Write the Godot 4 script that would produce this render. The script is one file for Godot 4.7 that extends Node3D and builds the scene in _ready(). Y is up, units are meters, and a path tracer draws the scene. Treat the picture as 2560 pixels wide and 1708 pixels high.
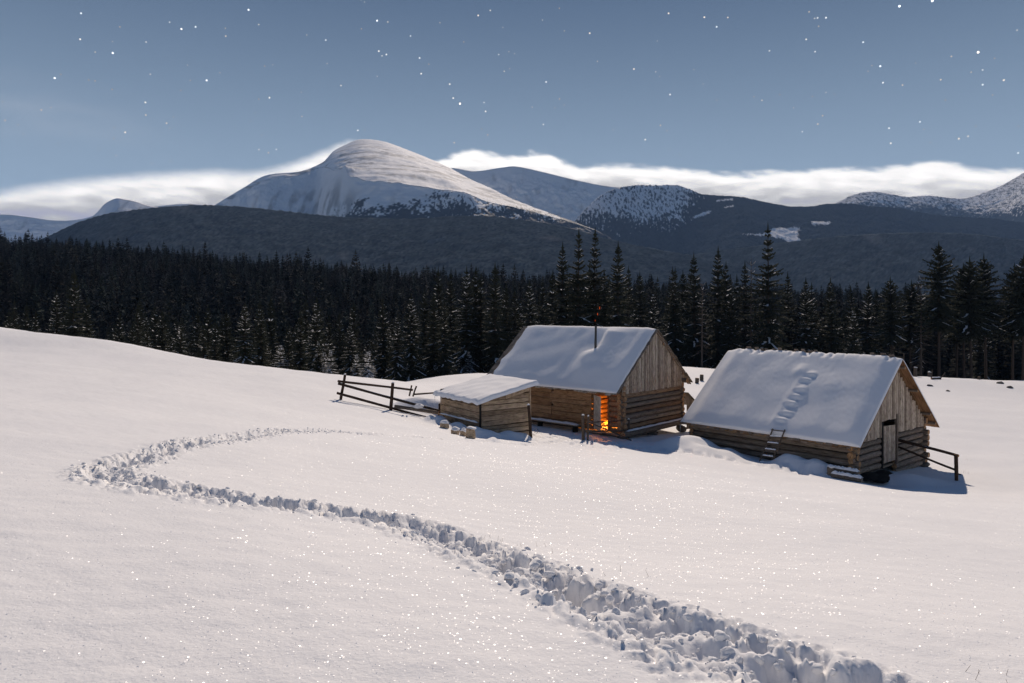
extends Node3D
# A snowy clearing under the moon: two log huts, a plank shed, fences, a trodden path, spruces and far mountains.
# The eye is at the origin, y is up, metres; the clearing falls away from the eye.

const MOON_FROM := Vector3(0.112, 0.595, -0.796)      # towards the moon
const CONTROL: Array[Vector3] = [Vector3(-2.5, -1.62, -2), Vector3(0, -1.5, -3), Vector3(3, -1.75, -2), Vector3(-1.2, -1.62, 0.8), Vector3(1.2, -1.72, 0.8), Vector3(-25, -2, -5), Vector3(25, -5, -5), Vector3(-15, -1.7, 8), Vector3(-30, -2.2, 22), Vector3(-2.78, -1.52, 3.2), Vector3(-1.27, -1.58, 3.2), Vector3(0, -1.64, 3.2), Vector3(1.18, -1.69, 3.2), Vector3(2.68, -1.8, 3.2), Vector3(-6.07, -1.75, 7), Vector3(-3.6, -1.82, 7), Vector3(0, -2.2, 7), Vector3(3.4, -2.5, 7), Vector3(6.07, -2.8, 7), Vector3(-11.28, -2.1, 13), Vector3(-6.69, -2.42, 13), Vector3(-2.87, -2.75, 13), Vector3(0.96, -3.15, 13), Vector3(5.54, -3.7, 13), Vector3(10.9, -4.2, 13), Vector3(-18.22, -2.4, 21), Vector3(-12.04, -2.8, 21), Vector3(-7.1, -3.4, 21), Vector3(0, -4.3, 21), Vector3(6.49, -5.1, 21), Vector3(12.66, -5.7, 21), Vector3(18.84, -6, 21), Vector3(-26.03, -2.45, 30), Vector3(-17.21, -3.1, 30), Vector3(-10.15, -4, 30), Vector3(-3.09, -5.1, 30), Vector3(2.21, -5.85, 30), Vector3(9.26, -6.6, 30), Vector3(14.56, -7.25, 30), Vector3(19.85, -7.45, 30), Vector3(26.91, -7.6, 30), Vector3(-32.97, -2.4, 38), Vector3(-21.79, -3.2, 38), Vector3(-15.09, -3.95, 38), Vector3(-8.38, -4.85, 38), Vector3(-1.68, -6.1, 38), Vector3(5.03, -6.7, 38), Vector3(11.74, -7.2, 38), Vector3(20.68, -8, 38), Vector3(29.62, -8.3, 38), Vector3(-40.78, -2.3, 47), Vector3(-29.72, -2.75, 47), Vector3(-24.19, -3.3, 47), Vector3(-18.66, -3.95, 47), Vector3(-13.13, -4.6, 47), Vector3(-7.6, -5.3, 47), Vector3(-0.69, -6.6, 47), Vector3(8.99, -7.3, 47), Vector3(20.04, -8.2, 47), Vector3(33.87, -8.9, 47), Vector3(-40.09, -1.77, 58), Vector3(-34.75, -2.17, 56), Vector3(-30.02, -2.51, 54), Vector3(-22.48, -3.67, 52), Vector3(-17.25, -4.29, 51), Vector3(-11.76, -4.79, 50), Vector3(-52.06, -1.24, 60), Vector3(-57.26, -3.6, 66), Vector3(-41.74, -4, 66), Vector3(-30.09, -6.3, 66), Vector3(-18.44, -7.2, 66), Vector3(-11.45, -7.2, 66), Vector3(-6.79, -6.7, 66), Vector3(0.97, -7, 66), Vector3(12.62, -7.7, 66), Vector3(28.15, -8.7, 66), Vector3(47.56, -9.8, 66), Vector3(-9.93, -7.6, 75), Vector3(-5.07, -6.75, 75), Vector3(1.1, -7.1, 75), Vector3(-76.35, -8, 88), Vector3(-50.47, -10, 88), Vector3(-24.59, -12, 88), Vector3(-9.06, -9.5, 88), Vector3(6.47, -8.4, 88), Vector3(21.74, -7.8, 88), Vector3(32.35, -9.3, 88), Vector3(47.88, -10, 88), Vector3(63.41, -10.3, 88), Vector3(36.76, -9.24, 100), Vector3(55.5, -9.78, 102), Vector3(70.5, -10.08, 102), Vector3(85.5, -10.32, 102), Vector3(21.41, -9.4, 112), Vector3(41.18, -11.3, 112), Vector3(60.94, -12.2, 112), Vector3(80.71, -12.5, 112), Vector3(100.47, -12.5, 112), Vector3(-129.71, -14, 140), Vector3(-72.06, -18, 140), Vector3(-22.65, -19, 140), Vector3(10.29, -15, 140), Vector3(43.24, -14.5, 140), Vector3(84.41, -15.5, 140), Vector3(125.59, -16, 140), Vector3(-240.88, 4, 260), Vector3(-179.71, 0, 260), Vector3(-118.53, -5, 260), Vector3(-42.06, -10, 260), Vector3(19.12, -14, 260), Vector3(95.59, -18, 260), Vector3(187.35, -20, 260), Vector3(-398.38, 30, 430), Vector3(-297.21, 21, 430), Vector3(-221.32, 14, 430), Vector3(-145.44, 6.5, 430), Vector3(-69.56, 0, 430), Vector3(6.32, -3, 430), Vector3(107.5, -7, 430), Vector3(208.68, -11, 430), Vector3(335.15, -14, 430), Vector3(-574.41, 20, 620), Vector3(-428.53, 8, 620), Vector3(-209.71, -12, 620), Vector3(9.12, -25, 620), Vector3(227.94, -32, 620), Vector3(483.24, -35, 620), Vector3(-833.82, -40, 900), Vector3(-304.41, -90, 900), Vector3(66.18, -100, 900), Vector3(701.47, -110, 900), Vector3(-1389.71, -200, 1500), Vector3(0, -220, 1500), Vector3(1345.59, -220, 1500), Vector3(-150, 5, 0), Vector3(150, -20, 0), Vector3(-300, 10, -200), Vector3(300, -30, -200), Vector3(0, -5, -200), Vector3(-600, 0, 200), Vector3(600, -40, 200)]
const TRACK: Array[Vector2] = [Vector2(4.1, -37.4), Vector2(3.2, -35.8), Vector2(2.2, -33.6), Vector2(1.12, -31.72), Vector2(0.09, -29.18), Vector2(-1.22, -27.72), Vector2(-2.2, -25.85), Vector2(-3.11, -24.62), Vector2(-3.86, -23.84), Vector2(-4.6, -22.66), Vector2(-5.46, -21.36), Vector2(-5.87, -18.65), Vector2(-5.94, -16.43), Vector2(-5.93, -14.94), Vector2(-5.82, -13.46), Vector2(-5.72, -12.23), Vector2(-5.55, -11.17), Vector2(-5.33, -10.18), Vector2(-5.18, -9.52), Vector2(-4.94, -8.94), Vector2(-4.62, -8.47), Vector2(-4.2, -8.02), Vector2(-3.72, -7.63), Vector2(-3.13, -7.33), Vector2(-2.61, -7.2), Vector2(-2.1, -7.2), Vector2(-1.6, -7.25), Vector2(-1.16, -7.17), Vector2(-0.79, -6.87), Vector2(-0.43, -6.32), Vector2(-0.08, -5.68), Vector2(0.2, -5.17), Vector2(0.43, -4.71), Vector2(0.62, -4.32), Vector2(0.81, -3.99), Vector2(0.98, -3.76), Vector2(1.15, -3.58), Vector2(1.3, -3.42), Vector2(1.47, -3.23), Vector2(1.7, -2.97)]
const STARS: Array[Vector3] = [Vector3(-19.59, 20.58, 2), Vector3(-24.06, 18.79, 2), Vector3(-23.14, 19.05, 1), Vector3(-31.70, 14.61, 2), Vector3(-28.33, 16.67, 2), Vector3(-30.25, 17.22, 1), Vector3(-30.20, 18.80, 1), Vector3(-22.41, 15.66, 2), Vector3(-26.34, 13.77, 1), Vector3(-27.58, 11.67, 1), Vector3(-18.14, 14.89, 1), Vector3(-10.33, 20.69, 2), Vector3(-10.20, 18.64, 1), Vector3(-9.63, 18.44, 1), Vector3(-7.11, 18.31, 1), Vector3(-6.99, 17.22, 1), Vector3(-4.81, 16.55, 1), Vector3(-4.54, 15.56, 1), Vector3(-4.02, 15.17, 3), Vector3(-2.61, 21.33, 1), Vector3(-2.04, 14.64, 1), Vector3(-11.76, 12.99, 1), Vector3(-4.46, 12.32, 0), Vector3(5.99, 20.05, 1), Vector3(2.64, 16.74, 1), Vector3(9.35, 17.45, 1), Vector3(11.94, 21.07, 1), Vector3(14.56, 20.61, 1), Vector3(15.45, 19.90, 1), Vector3(12.05, 15.53, 1), Vector3(22.98, 19.65, 1), Vector3(27.62, 19.67, 3), Vector3(25.37, 17.77, 1), Vector3(26.44, 16.10, 2), Vector3(26.61, 15.02, 1), Vector3(32.19, 16.11, 3), Vector3(32.44, 14.09, 1), Vector3(33.59, 14.19, 1), Vector3(26.98, 12.01, 1), Vector3(28.85, 12.22, 1), Vector3(27.09, 11.00, 1), Vector3(31.11, 10.88, 1), Vector3(34.35, 9.62, 1), Vector3(22.44, 12.72, 0), Vector3(19.17, 17.96, 0), Vector3(10.20, 12.39, 1), Vector3(29.58, 19.65, 3)]
const CLOUD_TOP: Array[Vector2] = [Vector2(-42.81, 6.16), Vector2(-34.65, 7.25), Vector2(-32.31, 7.93), Vector2(-29.84, 8.47), Vector2(-27.24, 8.92), Vector2(-24.51, 9.33), Vector2(-21.66, 9.62), Vector2(-19.89, 9.64), Vector2(-18.08, 9.99), Vector2(-15.61, 10.84), Vector2(-13.72, 11.69), Vector2(-12.44, 12.16), Vector2(-10.82, 11.91), Vector2(-7.21, 10.58), Vector2(-5.38, 11.20), Vector2(-3.53, 11.77), Vector2(-2.19, 11.72), Vector2(-0.84, 11.37), Vector2(0.51, 11.47), Vector2(1.68, 11.63), Vector2(3.03, 11.46), Vector2(4.21, 10.89), Vector2(5.21, 10.62), Vector2(6.88, 10.68), Vector2(10.17, 10.37), Vector2(12.76, 10.15), Vector2(15.61, 9.65), Vector2(18.69, 9.65), Vector2(21.66, 9.62), Vector2(23.66, 9.63), Vector2(25.89, 9.38), Vector2(28.03, 9.49), Vector2(29.84, 9.56), Vector2(31.09, 9.27), Vector2(32.55, 8.88), Vector2(34.65, 8.59), Vector2(39.97, 7.83)]
const CLOUD_BOTTOM: Array[Vector2] = [Vector2(-42.81, 4.93), Vector2(-34.65, 5.53), Vector2(-28.55, 6.19), Vector2(-21.66, 7.17), Vector2(-12.44, 9.78), Vector2(-2.53, 9.02), Vector2(7.54, 8.95), Vector2(17.16, 7.52), Vector2(25.89, 7.09), Vector2(34.65, 6.62), Vector2(39.97, 6.18)]

const SKY_TOP := Color(0.004, 0.035, 0.115)
const SKY_LOW := Color(0.73, 0.95, 1.16)
const COVER := 2.2

var used := {}
var rng := RandomNumberGenerator.new()
var noise_a := FastNoiseLite.new()      # fractal, unit frequency
var noise_b := FastNoiseLite.new()      # smooth, unit frequency
var noise_c := FastNoiseLite.new()      # cellular
var lattice: PackedFloat32Array
var path_points: PackedVector3Array     # x, z in x and z, arc length in y
var path_wide: PackedFloat32Array
var path_deep: PackedFloat32Array
var path_cells := {}
var drifts: Array[Vector4] = []         # x, z, height, radius
var prints: Array[Vector4] = []         # x, z, angle, depth
var M := {}
var log_meshes: Array[ArrayMesh] = []
var pole_meshes: Array[ArrayMesh] = []
var box_meshes: Array[ArrayMesh] = []
var lump_meshes: Array[ArrayMesh] = []


# ---------------------------------------------------------------- bookkeeping
func numbered(called: String) -> String:
	if not used.has(called):
		used[called] = 0
		return called
	used[called] += 1
	return "%s_%03d" % [called, used[called]]


func tag(o: Node3D, label: String, category := "", group := "", kind := "") -> void:
	if label: o.set_meta("label", label)
	if category: o.set_meta("category", category)
	if group: o.set_meta("group", group)
	if kind: o.set_meta("kind", kind)


func thing(called: String, label: String, category: String, at := Vector3.ZERO, turn := 0.0, group := "") -> Node3D:
	var o := Node3D.new()
	o.name = numbered(called)
	add_child(o)
	o.position = at
	o.rotation.y = turn
	tag(o, label, category, group)
	return o


func part(called: String, mesh: Mesh, m: Material, parent: Node3D) -> MeshInstance3D:
	var o := MeshInstance3D.new()
	o.name = called
	o.mesh = mesh
	if m: o.material_override = m
	parent.add_child(o, true)
	return o


func structure(called: String, mesh: Mesh, m: Material, label: String) -> MeshInstance3D:
	var o := MeshInstance3D.new()
	o.name = numbered(called)
	o.mesh = mesh
	if m: o.material_override = m
	add_child(o)
	tag(o, label, "", "", "structure")
	return o


func scatter(called: String, mesh: Mesh, m: Material, places: Array[Transform3D], label: String, parent: Node3D = null, tints := PackedColorArray()) -> void:
	var mm := MultiMesh.new()
	mm.transform_format = MultiMesh.TRANSFORM_3D
	mm.use_colors = tints.size() > 0
	mm.mesh = mesh
	mm.instance_count = places.size()
	for i in places.size():
		mm.set_instance_transform(i, places[i])
		if tints.size(): mm.set_instance_color(i, tints[i])
	var o := MultiMeshInstance3D.new()
	o.name = numbered(called) if parent == null else called
	o.multimesh = mm
	o.material_override = m
	(self if parent == null else parent).add_child(o, true)
	tag(o, label, "", "", "stuff")


# ---------------------------------------------------------------- materials
func grain_image(seed_value: int, dark: float, stretch: float) -> Image:
	var im := Image.create(512, 256, false, Image.FORMAT_RGB8)
	var n := FastNoiseLite.new()
	n.seed = seed_value
	n.frequency = 1.0
	n.fractal_octaves = 4
	for y in 256:
		for x in 512:
			var u := x / 512.0 * TAU
			var v := y / 256.0
			# wraps round in u so that the grain has no seam along a board
			var wob := n.get_noise_3d(cos(u) * 0.5, sin(u) * 0.5, v * 3.0) * 0.06
			var g := n.get_noise_3d(cos(u) * stretch, sin(u) * stretch, (v + wob) * 26.0)
			var f := n.get_noise_3d(cos(u) * stretch * 3.0 + 9.0, sin(u) * stretch * 3.0, (v + wob) * 70.0)
			var b := n.get_noise_3d(cos(u) * 1.3 - 7.0, sin(u) * 1.3, v * 4.0)
			var k := clampf(0.84 + g * 0.22 + f * 0.14 + b * 0.10, dark, 1.0)
			if f + g < -0.55: k *= 0.72
			im.set_pixel(x, y, Color(k, k * (0.97 + 0.03 * b), k * (0.93 + 0.07 * g)))
	return im


func wood(tint: Color, grain: ImageTexture, relief := 0.15) -> StandardMaterial3D:
	var m := StandardMaterial3D.new()
	m.albedo_color = tint.linear_to_srgb()
	m.albedo_texture = grain
	m.roughness = 0.85
	m.metallic_specular = 0.3
	m.heightmap_enabled = true
	m.heightmap_texture = grain
	m.heightmap_scale = relief
	return m


func plain(tint: Color, rough := 0.9, shine := 0.3) -> StandardMaterial3D:
	var m := StandardMaterial3D.new()
	m.albedo_color = tint.linear_to_srgb()
	m.roughness = rough
	m.metallic_specular = shine
	return m


func make_materials() -> void:
	var grain := ImageTexture.create_from_image(grain_image(3, 0.25, 0.9))
	var bark := ImageTexture.create_from_image(grain_image(8, 0.2, 1.0))
	M.plank = [wood(Color(0.66, 0.55, 0.455), grain), wood(Color(0.53, 0.44, 0.36), grain), wood(Color(0.75, 0.64, 0.53), grain), wood(Color(0.41, 0.335, 0.27), grain)]
	M.warm = [wood(Color(0.42, 0.26, 0.14), grain), wood(Color(0.36, 0.21, 0.11), grain), wood(Color(0.48, 0.30, 0.17), grain)]
	M.shed = [wood(Color(0.52, 0.40, 0.285), grain), wood(Color(0.42, 0.32, 0.225), grain), wood(Color(0.60, 0.47, 0.34), grain), wood(Color(0.34, 0.255, 0.175), grain)]
	M.log_warm = [wood(Color(0.38, 0.26, 0.17), bark, 0.3), wood(Color(0.31, 0.21, 0.14), bark, 0.3), wood(Color(0.43, 0.30, 0.20), bark, 0.3)]
	M.log_grey = [wood(Color(0.33, 0.275, 0.23), bark, 0.3), wood(Color(0.26, 0.22, 0.185), bark, 0.3), wood(Color(0.40, 0.335, 0.28), bark, 0.3)]
	M.pole = [wood(Color(0.085, 0.055, 0.04), bark, 0.25), wood(Color(0.065, 0.045, 0.035), bark, 0.25)]
	M.pole_grey = [wood(Color(0.15, 0.125, 0.105), bark, 0.25)]
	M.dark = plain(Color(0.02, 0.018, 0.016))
	M.cut = wood(Color(0.55, 0.34, 0.19), grain, 0.2)
	M.door = wood(Color(0.70, 0.64, 0.56), grain)
	M.iron = plain(Color(0.035, 0.032, 0.030), 0.6, 0.5)
	M.stone = plain(Color(0.12, 0.11, 0.10))
	M.trunk = wood(Color(0.075, 0.06, 0.05), bark, 0.3)
	M.dead = wood(Color(0.13, 0.11, 0.095), bark, 0.3)
	M.needle = plain(Color(0.036, 0.040, 0.028), 0.85, 0.15)
	M.needle.backlight_enabled = true
	M.needle.backlight = Color(0.10, 0.11, 0.08)
	M.needle_far = plain(Color(0.043, 0.050, 0.047), 0.9, 0.15)
	M.needle_far.vertex_color_use_as_albedo = true
	M.tree_snow = plain(Color(0.78, 0.78, 0.80), 0.9, 0.1)
	# snow: a slightly grainy matte white, with a soft crust shine
	var n := FastNoiseLite.new()
	n.seed = 21
	n.frequency = 0.035
	n.fractal_octaves = 5
	n.fractal_gain = 0.6
	var t := NoiseTexture2D.new()
	t.width = 512
	t.height = 512
	t.seamless = true
	t.noise = n
	t.as_normal_map = true
	t.bump_strength = 6.0
	var s := plain(Color(0.86, 0.855, 0.86), 0.75, 0.25)
	s.normal_enabled = true
	s.normal_texture = t
	s.normal_scale = 0.35
	s.uv1_triplanar = true
	s.uv1_world_triplanar = true
	s.uv1_scale = Vector3(1.1, 1.1, 1.1)
	M.snow = s
	var c := plain(Color(0.97, 0.97, 0.98), 0.45, 0.72)
	c.metallic = 0.2
	c.backlight_enabled = true
	c.backlight = Color(0.7, 0.7, 0.7)
	M.crystal = c
	var h := plain(Color.WHITE, 1.0, 0.0)
	h.vertex_color_use_as_albedo = true
	M.hill = h
	var hs := plain(Color.WHITE, 0.75, 0.3)
	hs.vertex_color_use_as_albedo = true
	M.peak = hs
	var ice := StandardMaterial3D.new()
	ice.albedo_color = Color(0.9, 0.93, 0.97, 0.5)
	ice.transparency = BaseMaterial3D.TRANSPARENCY_ALPHA
	ice.roughness = 0.3
	M.ice = ice
	var fire := StandardMaterial3D.new()
	fire.albedo_color = Color(0.9, 0.5, 0.1)
	fire.emission_enabled = true
	fire.emission = Color(1.0, 0.55, 0.12)
	fire.emission_energy_multiplier = 1.0
	M.fire = fire
	var ember := fire.duplicate()
	ember.emission = Color(1.0, 0.22, 0.08)
	ember.emission_energy_multiplier = 0.7
	M.ember = ember


# ---------------------------------------------------------------- the lie of the land
func solve(m: Array, b: PackedFloat64Array) -> PackedFloat64Array:
	var n := b.size()
	for i in n:
		var best := i
		for r in range(i + 1, n):
			if absf(m[r][i]) > absf(m[best][i]): best = r
		if best != i:
			var t = m[i]
			m[i] = m[best]
			m[best] = t
			var tb := b[i]
			b[i] = b[best]
			b[best] = tb
		var row: PackedFloat64Array = m[i]
		for r in range(i + 1, n):
			var other: PackedFloat64Array = m[r]
			var f := other[i] / row[i]
			if f == 0.0: continue
			for k in range(i, n):
				other[k] -= f * row[k]
			b[r] -= f * b[i]
			m[r] = other
	var x := PackedFloat64Array()
	x.resize(n)
	for i in range(n - 1, -1, -1):
		var row: PackedFloat64Array = m[i]
		var s := b[i]
		for k in range(i + 1, n):
			s -= row[k] * x[k]
		x[i] = s / row[i]
	return x


const LATTICE_TURNS := 120
const LATTICE_RINGS := 72
const LOG_FIRST := -0.9
const LOG_STEP := 0.12

func make_lattice() -> void:
	# a thin plate through surveyed points, sampled on rings round the viewpoint
	var n := CONTROL.size()
	var rows := []
	var b := PackedFloat64Array()
	b.resize(n + 3)
	for i in n + 3:
		var row := PackedFloat64Array()
		row.resize(n + 3)
		if i < n:
			for k in n:
				var d2 := Vector2(CONTROL[i].x - CONTROL[k].x, CONTROL[i].z - CONTROL[k].z).length_squared() * 1e-4
				row[k] = (d2 * log(d2) if d2 > 1e-9 else 0.0) + (1e-7 if i == k else 0.0)
			row[n] = 1.0
			row[n + 1] = CONTROL[i].x * 0.01
			row[n + 2] = CONTROL[i].z * 0.01
			b[i] = CONTROL[i].y
		else:
			for k in n:
				row[k] = [1.0, CONTROL[k].x * 0.01, CONTROL[k].z * 0.01][i - n]
		rows.append(row)
	var w := solve(rows, b)
	lattice.resize(LATTICE_TURNS * LATTICE_RINGS)
	for r in LATTICE_RINGS:
		var radius := exp(LOG_FIRST + r * LOG_STEP)
		for a in LATTICE_TURNS:
			var turn := a * TAU / LATTICE_TURNS
			var x := sin(turn) * radius * 0.01
			var z := cos(turn) * radius * 0.01
			var h := w[n] + w[n + 1] * x + w[n + 2] * z
			for k in n:
				var dx := x - CONTROL[k].x * 0.01
				var dz := z - CONTROL[k].z * 0.01
				var d2 := dx * dx + dz * dz
				if d2 > 1e-9: h += w[k] * d2 * log(d2)
			var far := clampf((radius - 850.0) / 500.0, 0.0, 1.0)
			lattice[r * LATTICE_TURNS + a] = lerpf(clampf(h, -220.0, 45.0), -220.0, far)


func rest(x: float, z: float) -> float:
	var q := (0.5 * log(x * x + z * z + 1e-6) - LOG_FIRST) / LOG_STEP
	q = clampf(q, 1.0, LATTICE_RINGS - 3.001)
	var p := fposmod(atan2(x, -z), TAU) * LATTICE_TURNS / TAU
	var i := int(q)
	var j := int(p)
	var t := q - i
	var s := p - j
	var s2 := s * s
	var s3 := s2 * s
	var c0 := -0.5 * s3 + s2 - 0.5 * s
	var c1 := 1.5 * s3 - 2.5 * s2 + 1.0
	var c2 := -1.5 * s3 + 2.0 * s2 + 0.5 * s
	var c3 := 0.5 * s3 - 0.5 * s2
	var j0 := (j + LATTICE_TURNS - 1) % LATTICE_TURNS
	var j1 := j % LATTICE_TURNS
	var j2 := (j + 1) % LATTICE_TURNS
	var j3 := (j + 2) % LATTICE_TURNS
	var o := (i - 1) * LATTICE_TURNS
	var r0 := lattice[o + j0] * c0 + lattice[o + j1] * c1 + lattice[o + j2] * c2 + lattice[o + j3] * c3
	o += LATTICE_TURNS
	var r1 := lattice[o + j0] * c0 + lattice[o + j1] * c1 + lattice[o + j2] * c2 + lattice[o + j3] * c3
	o += LATTICE_TURNS
	var r2 := lattice[o + j0] * c0 + lattice[o + j1] * c1 + lattice[o + j2] * c2 + lattice[o + j3] * c3
	o += LATTICE_TURNS
	var r3 := lattice[o + j0] * c0 + lattice[o + j1] * c1 + lattice[o + j2] * c2 + lattice[o + j3] * c3
	return r1 + 0.5 * t * (r2 - r0 + t * (2.0 * r0 - 5.0 * r1 + 4.0 * r2 - r3 + t * (3.0 * (r1 - r2) + r3 - r0)))


func make_path() -> void:
	var curve := Curve3D.new()
	for i in TRACK.size():
		var here := Vector3(TRACK[i].x, 0, TRACK[i].y)
		var before := Vector3(TRACK[maxi(i - 1, 0)].x, 0, TRACK[maxi(i - 1, 0)].y)
		var after := Vector3(TRACK[mini(i + 1, TRACK.size() - 1)].x, 0, TRACK[mini(i + 1, TRACK.size() - 1)].y)
		var t := (after - before) / 6.0
		t = t.limit_length(0.4 * minf((here - before).length() + 0.01, (after - here).length() + 0.01))
		curve.add_point(here, -t, t)
	curve.bake_interval = 0.05
	var whole := curve.get_baked_length()
	var s := 0.0
	while s < whole:
		var p := curve.sample_baked(s)
		var far := clampf((-p.z - 16.0) / 8.0, 0.0, 1.0)
		path_points.append(Vector3(p.x, s, p.z))
		path_wide.append(lerpf(0.25, 0.17, far) * (0.85 + 0.3 * absf(sin(s * 0.9))))
		path_deep.append(lerpf(0.17, 0.09, far))
		var cell := Vector2i(floori(p.x), floori(p.z))
		if not path_cells.has(cell): path_cells[cell] = PackedInt32Array()
		path_cells[cell].append(path_points.size() - 1)
		s += 0.08


func nearest_on_path(x: float, z: float) -> Vector3:   # (distance, arc length, index), or distance 9
	var cx := floori(x)
	var cz := floori(z)
	var best := 81.0
	var at := -1
	for a in [-1, 0, 1]:
		for b in [-1, 0, 1]:
			var cell := Vector2i(cx + a, cz + b)
			if path_cells.has(cell):
				for k in path_cells[cell]:
					var dx: float = path_points[k].x - x
					var dz: float = path_points[k].z - z
					var d := dx * dx + dz * dz
					if d < best:
						best = d
						at = k
	return Vector3(sqrt(best), path_points[at].y if at >= 0 else 0.0, at)


func trodden(x: float, z: float) -> float:
	var near := nearest_on_path(x, z)
	if near.x > 0.85: return 0.0
	var k := int(near.z)
	var p := path_points[k]
	var t := path_points[mini(k + 1, path_points.size() - 1)] - path_points[maxi(k - 1, 0)]
	var tl := Vector2(t.x, t.z).length()
	var side := ((x - p.x) * t.z - (z - p.z) * t.x) / maxf(tl, 1e-4)
	var along := near.y + ((x - p.x) * t.x + (z - p.z) * t.z) / maxf(tl, 1e-4)
	var wide := path_wide[k]
	var deep := path_deep[k]
	var wob := noise_a.get_noise_2d(x * 2.2, z * 2.2)
	var fine := noise_a.get_noise_2d(x * 7.0 + 50.0, z * 7.0)
	var d := absf(side + wob * 0.10) + fine * 0.10
	var inside := 1.0 - smoothstep(wide - 0.16, wide + 0.07, d)
	var h := -deep * inside * (0.42 + 0.45 * noise_b.get_noise_2d(x * 3.1, z * 3.1) + 0.25 * fine)
	var clod := noise_c.get_noise_2d(x * 8.0, z * 8.0)
	var broken := 1.0 - smoothstep(wide - 0.02, wide + 0.24, d)
	h += broken * deep * (0.30 * (clod + 0.5) + 0.34 * fine)
	# one boot hole after the other, left and right
	var step := 0.47
	for q in [floorf(along / step), floorf(along / step) + 1.0]:
		var even := int(q) % 2 == 0
		var da: float = along - q * step - 0.08 * sin(q * 2.7)
		var ds: float = side - (0.10 if even else -0.10) - 0.05 * sin(q * 1.9)
		var e := (da * da) / 0.036 + (ds * ds) / 0.014
		h -= deep * maxf(0.66 + 0.70 * sin(q * 5.3), 0.10) * lerpf(1.0, 1.5, smoothstep(-8.0, -4.0, z)) * (1.0 - smoothstep(0.15, 1.5, e + fine * 0.7))
	# thrown-up rim
	var rim := (absf(side) - wide - 0.10) / 0.13
	h += deep * 0.16 * exp(-rim * rim) * clampf(0.5 + wob * 1.6 + fine, 0.0, 1.4)
	return h


func ground(x: float, z: float) -> float:
	var h := rest(x, z)
	var r2 := x * x + z * z
	if r2 > 40000.0: return h + noise_a.get_noise_2d(x * 0.02, z * 0.02) * 3.0
	h += noise_b.get_noise_2d(x * 0.16, z * 0.16) * 0.06 * clampf(r2 / 60.0, 0.2, 1.0) + noise_b.get_noise_2d(x * 0.6 + 30.0, z * 0.45) * 0.018 + noise_a.get_noise_2d(x * 1.7, z * 2.6) * 0.009
	if r2 > 600.0 and r2 < 2600.0:
		for d in drifts:
			var dx := x - d.x
			var dz := z - d.y
			var q := (dx * dx + dz * dz) / (d.w * d.w)
			if q < 5.0: h += d.z * exp(-q * 1.4)
		for d in prints:
			var dx := x - d.x
			var dz := z - d.y
			if absf(dx) + absf(dz) < 0.8:
				var ca := cos(d.z)
				var sa := sin(d.z)
				var u := dx * ca + dz * sa
				var v := -dx * sa + dz * ca
				var e := u * u / 0.045 + v * v / 0.014
				h -= d.w * (1.0 - smoothstep(0.4, 1.5, e))
				h += d.w * 0.25 * exp(-absf(e - 2.2) * 1.3)
	if r2 < 1400.0: h += trodden(x, z)
	return h


func make_ground() -> void:
	# rings that widen with distance; finest where the path is
	var radii := PackedFloat32Array()
	var r := 1.2
	while r < 62.0:
		radii.append(r)
		r *= 1.0 + (0.0072 if r < 14.0 else 0.0095)
	while r < 180.0:
		radii.append(r)
		r *= 1.018
	while r < 9000.0:
		radii.append(r)
		r *= 1.07
	var turns := PackedFloat32Array()
	var a := -38.5
	while a < 38.5:
		turns.append(deg_to_rad(a))
		a += 0.088
	while a < 321.4:
		turns.append(deg_to_rad(a))
		a += 4.0
	var nr := radii.size()
	var nt := turns.size()
	var v := PackedVector3Array()
	v.resize(nr * nt)
	for i in nr:
		for j in nt:
			var x := sin(turns[j]) * radii[i]
			var z := -cos(turns[j]) * radii[i]
			v[i * nt + j] = Vector3(x, ground(x, z), z)
	var index := PackedInt32Array()
	index.resize((nr - 1) * nt * 6)
	var k := 0
	for i in nr - 1:
		for j in nt:
			var p := i * nt + j
			var q := i * nt + (j + 1) % nt
			index[k] = p
			index[k + 1] = p + nt
			index[k + 2] = q
			index[k + 3] = q
			index[k + 4] = p + nt
			index[k + 5] = q + nt
			k += 6
	structure("snow_ground", smooth_mesh(v, index), M.snow, "wide snow-covered clearing that falls away from the viewpoint, crossed by a trodden path")


func smooth_mesh(v: PackedVector3Array, index: PackedInt32Array, colors := PackedColorArray(), uv := PackedVector2Array()) -> ArrayMesh:
	var n := PackedVector3Array()
	n.resize(v.size())
	for k in range(0, index.size(), 3):
		var a := v[index[k]]
		var c := (v[index[k + 2]] - a).cross(v[index[k + 1]] - a)
		n[index[k]] += c
		n[index[k + 1]] += c
		n[index[k + 2]] += c
	for i in n.size():
		n[i] = n[i].normalized()
	var s := []
	s.resize(Mesh.ARRAY_MAX)
	s[Mesh.ARRAY_VERTEX] = v
	s[Mesh.ARRAY_NORMAL] = n
	s[Mesh.ARRAY_INDEX] = index
	if colors.size(): s[Mesh.ARRAY_COLOR] = colors
	if uv.size(): s[Mesh.ARRAY_TEX_UV] = uv
	var m := ArrayMesh.new()
	m.add_surface_from_arrays(Mesh.PRIMITIVE_TRIANGLES, s)
	return m


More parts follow.
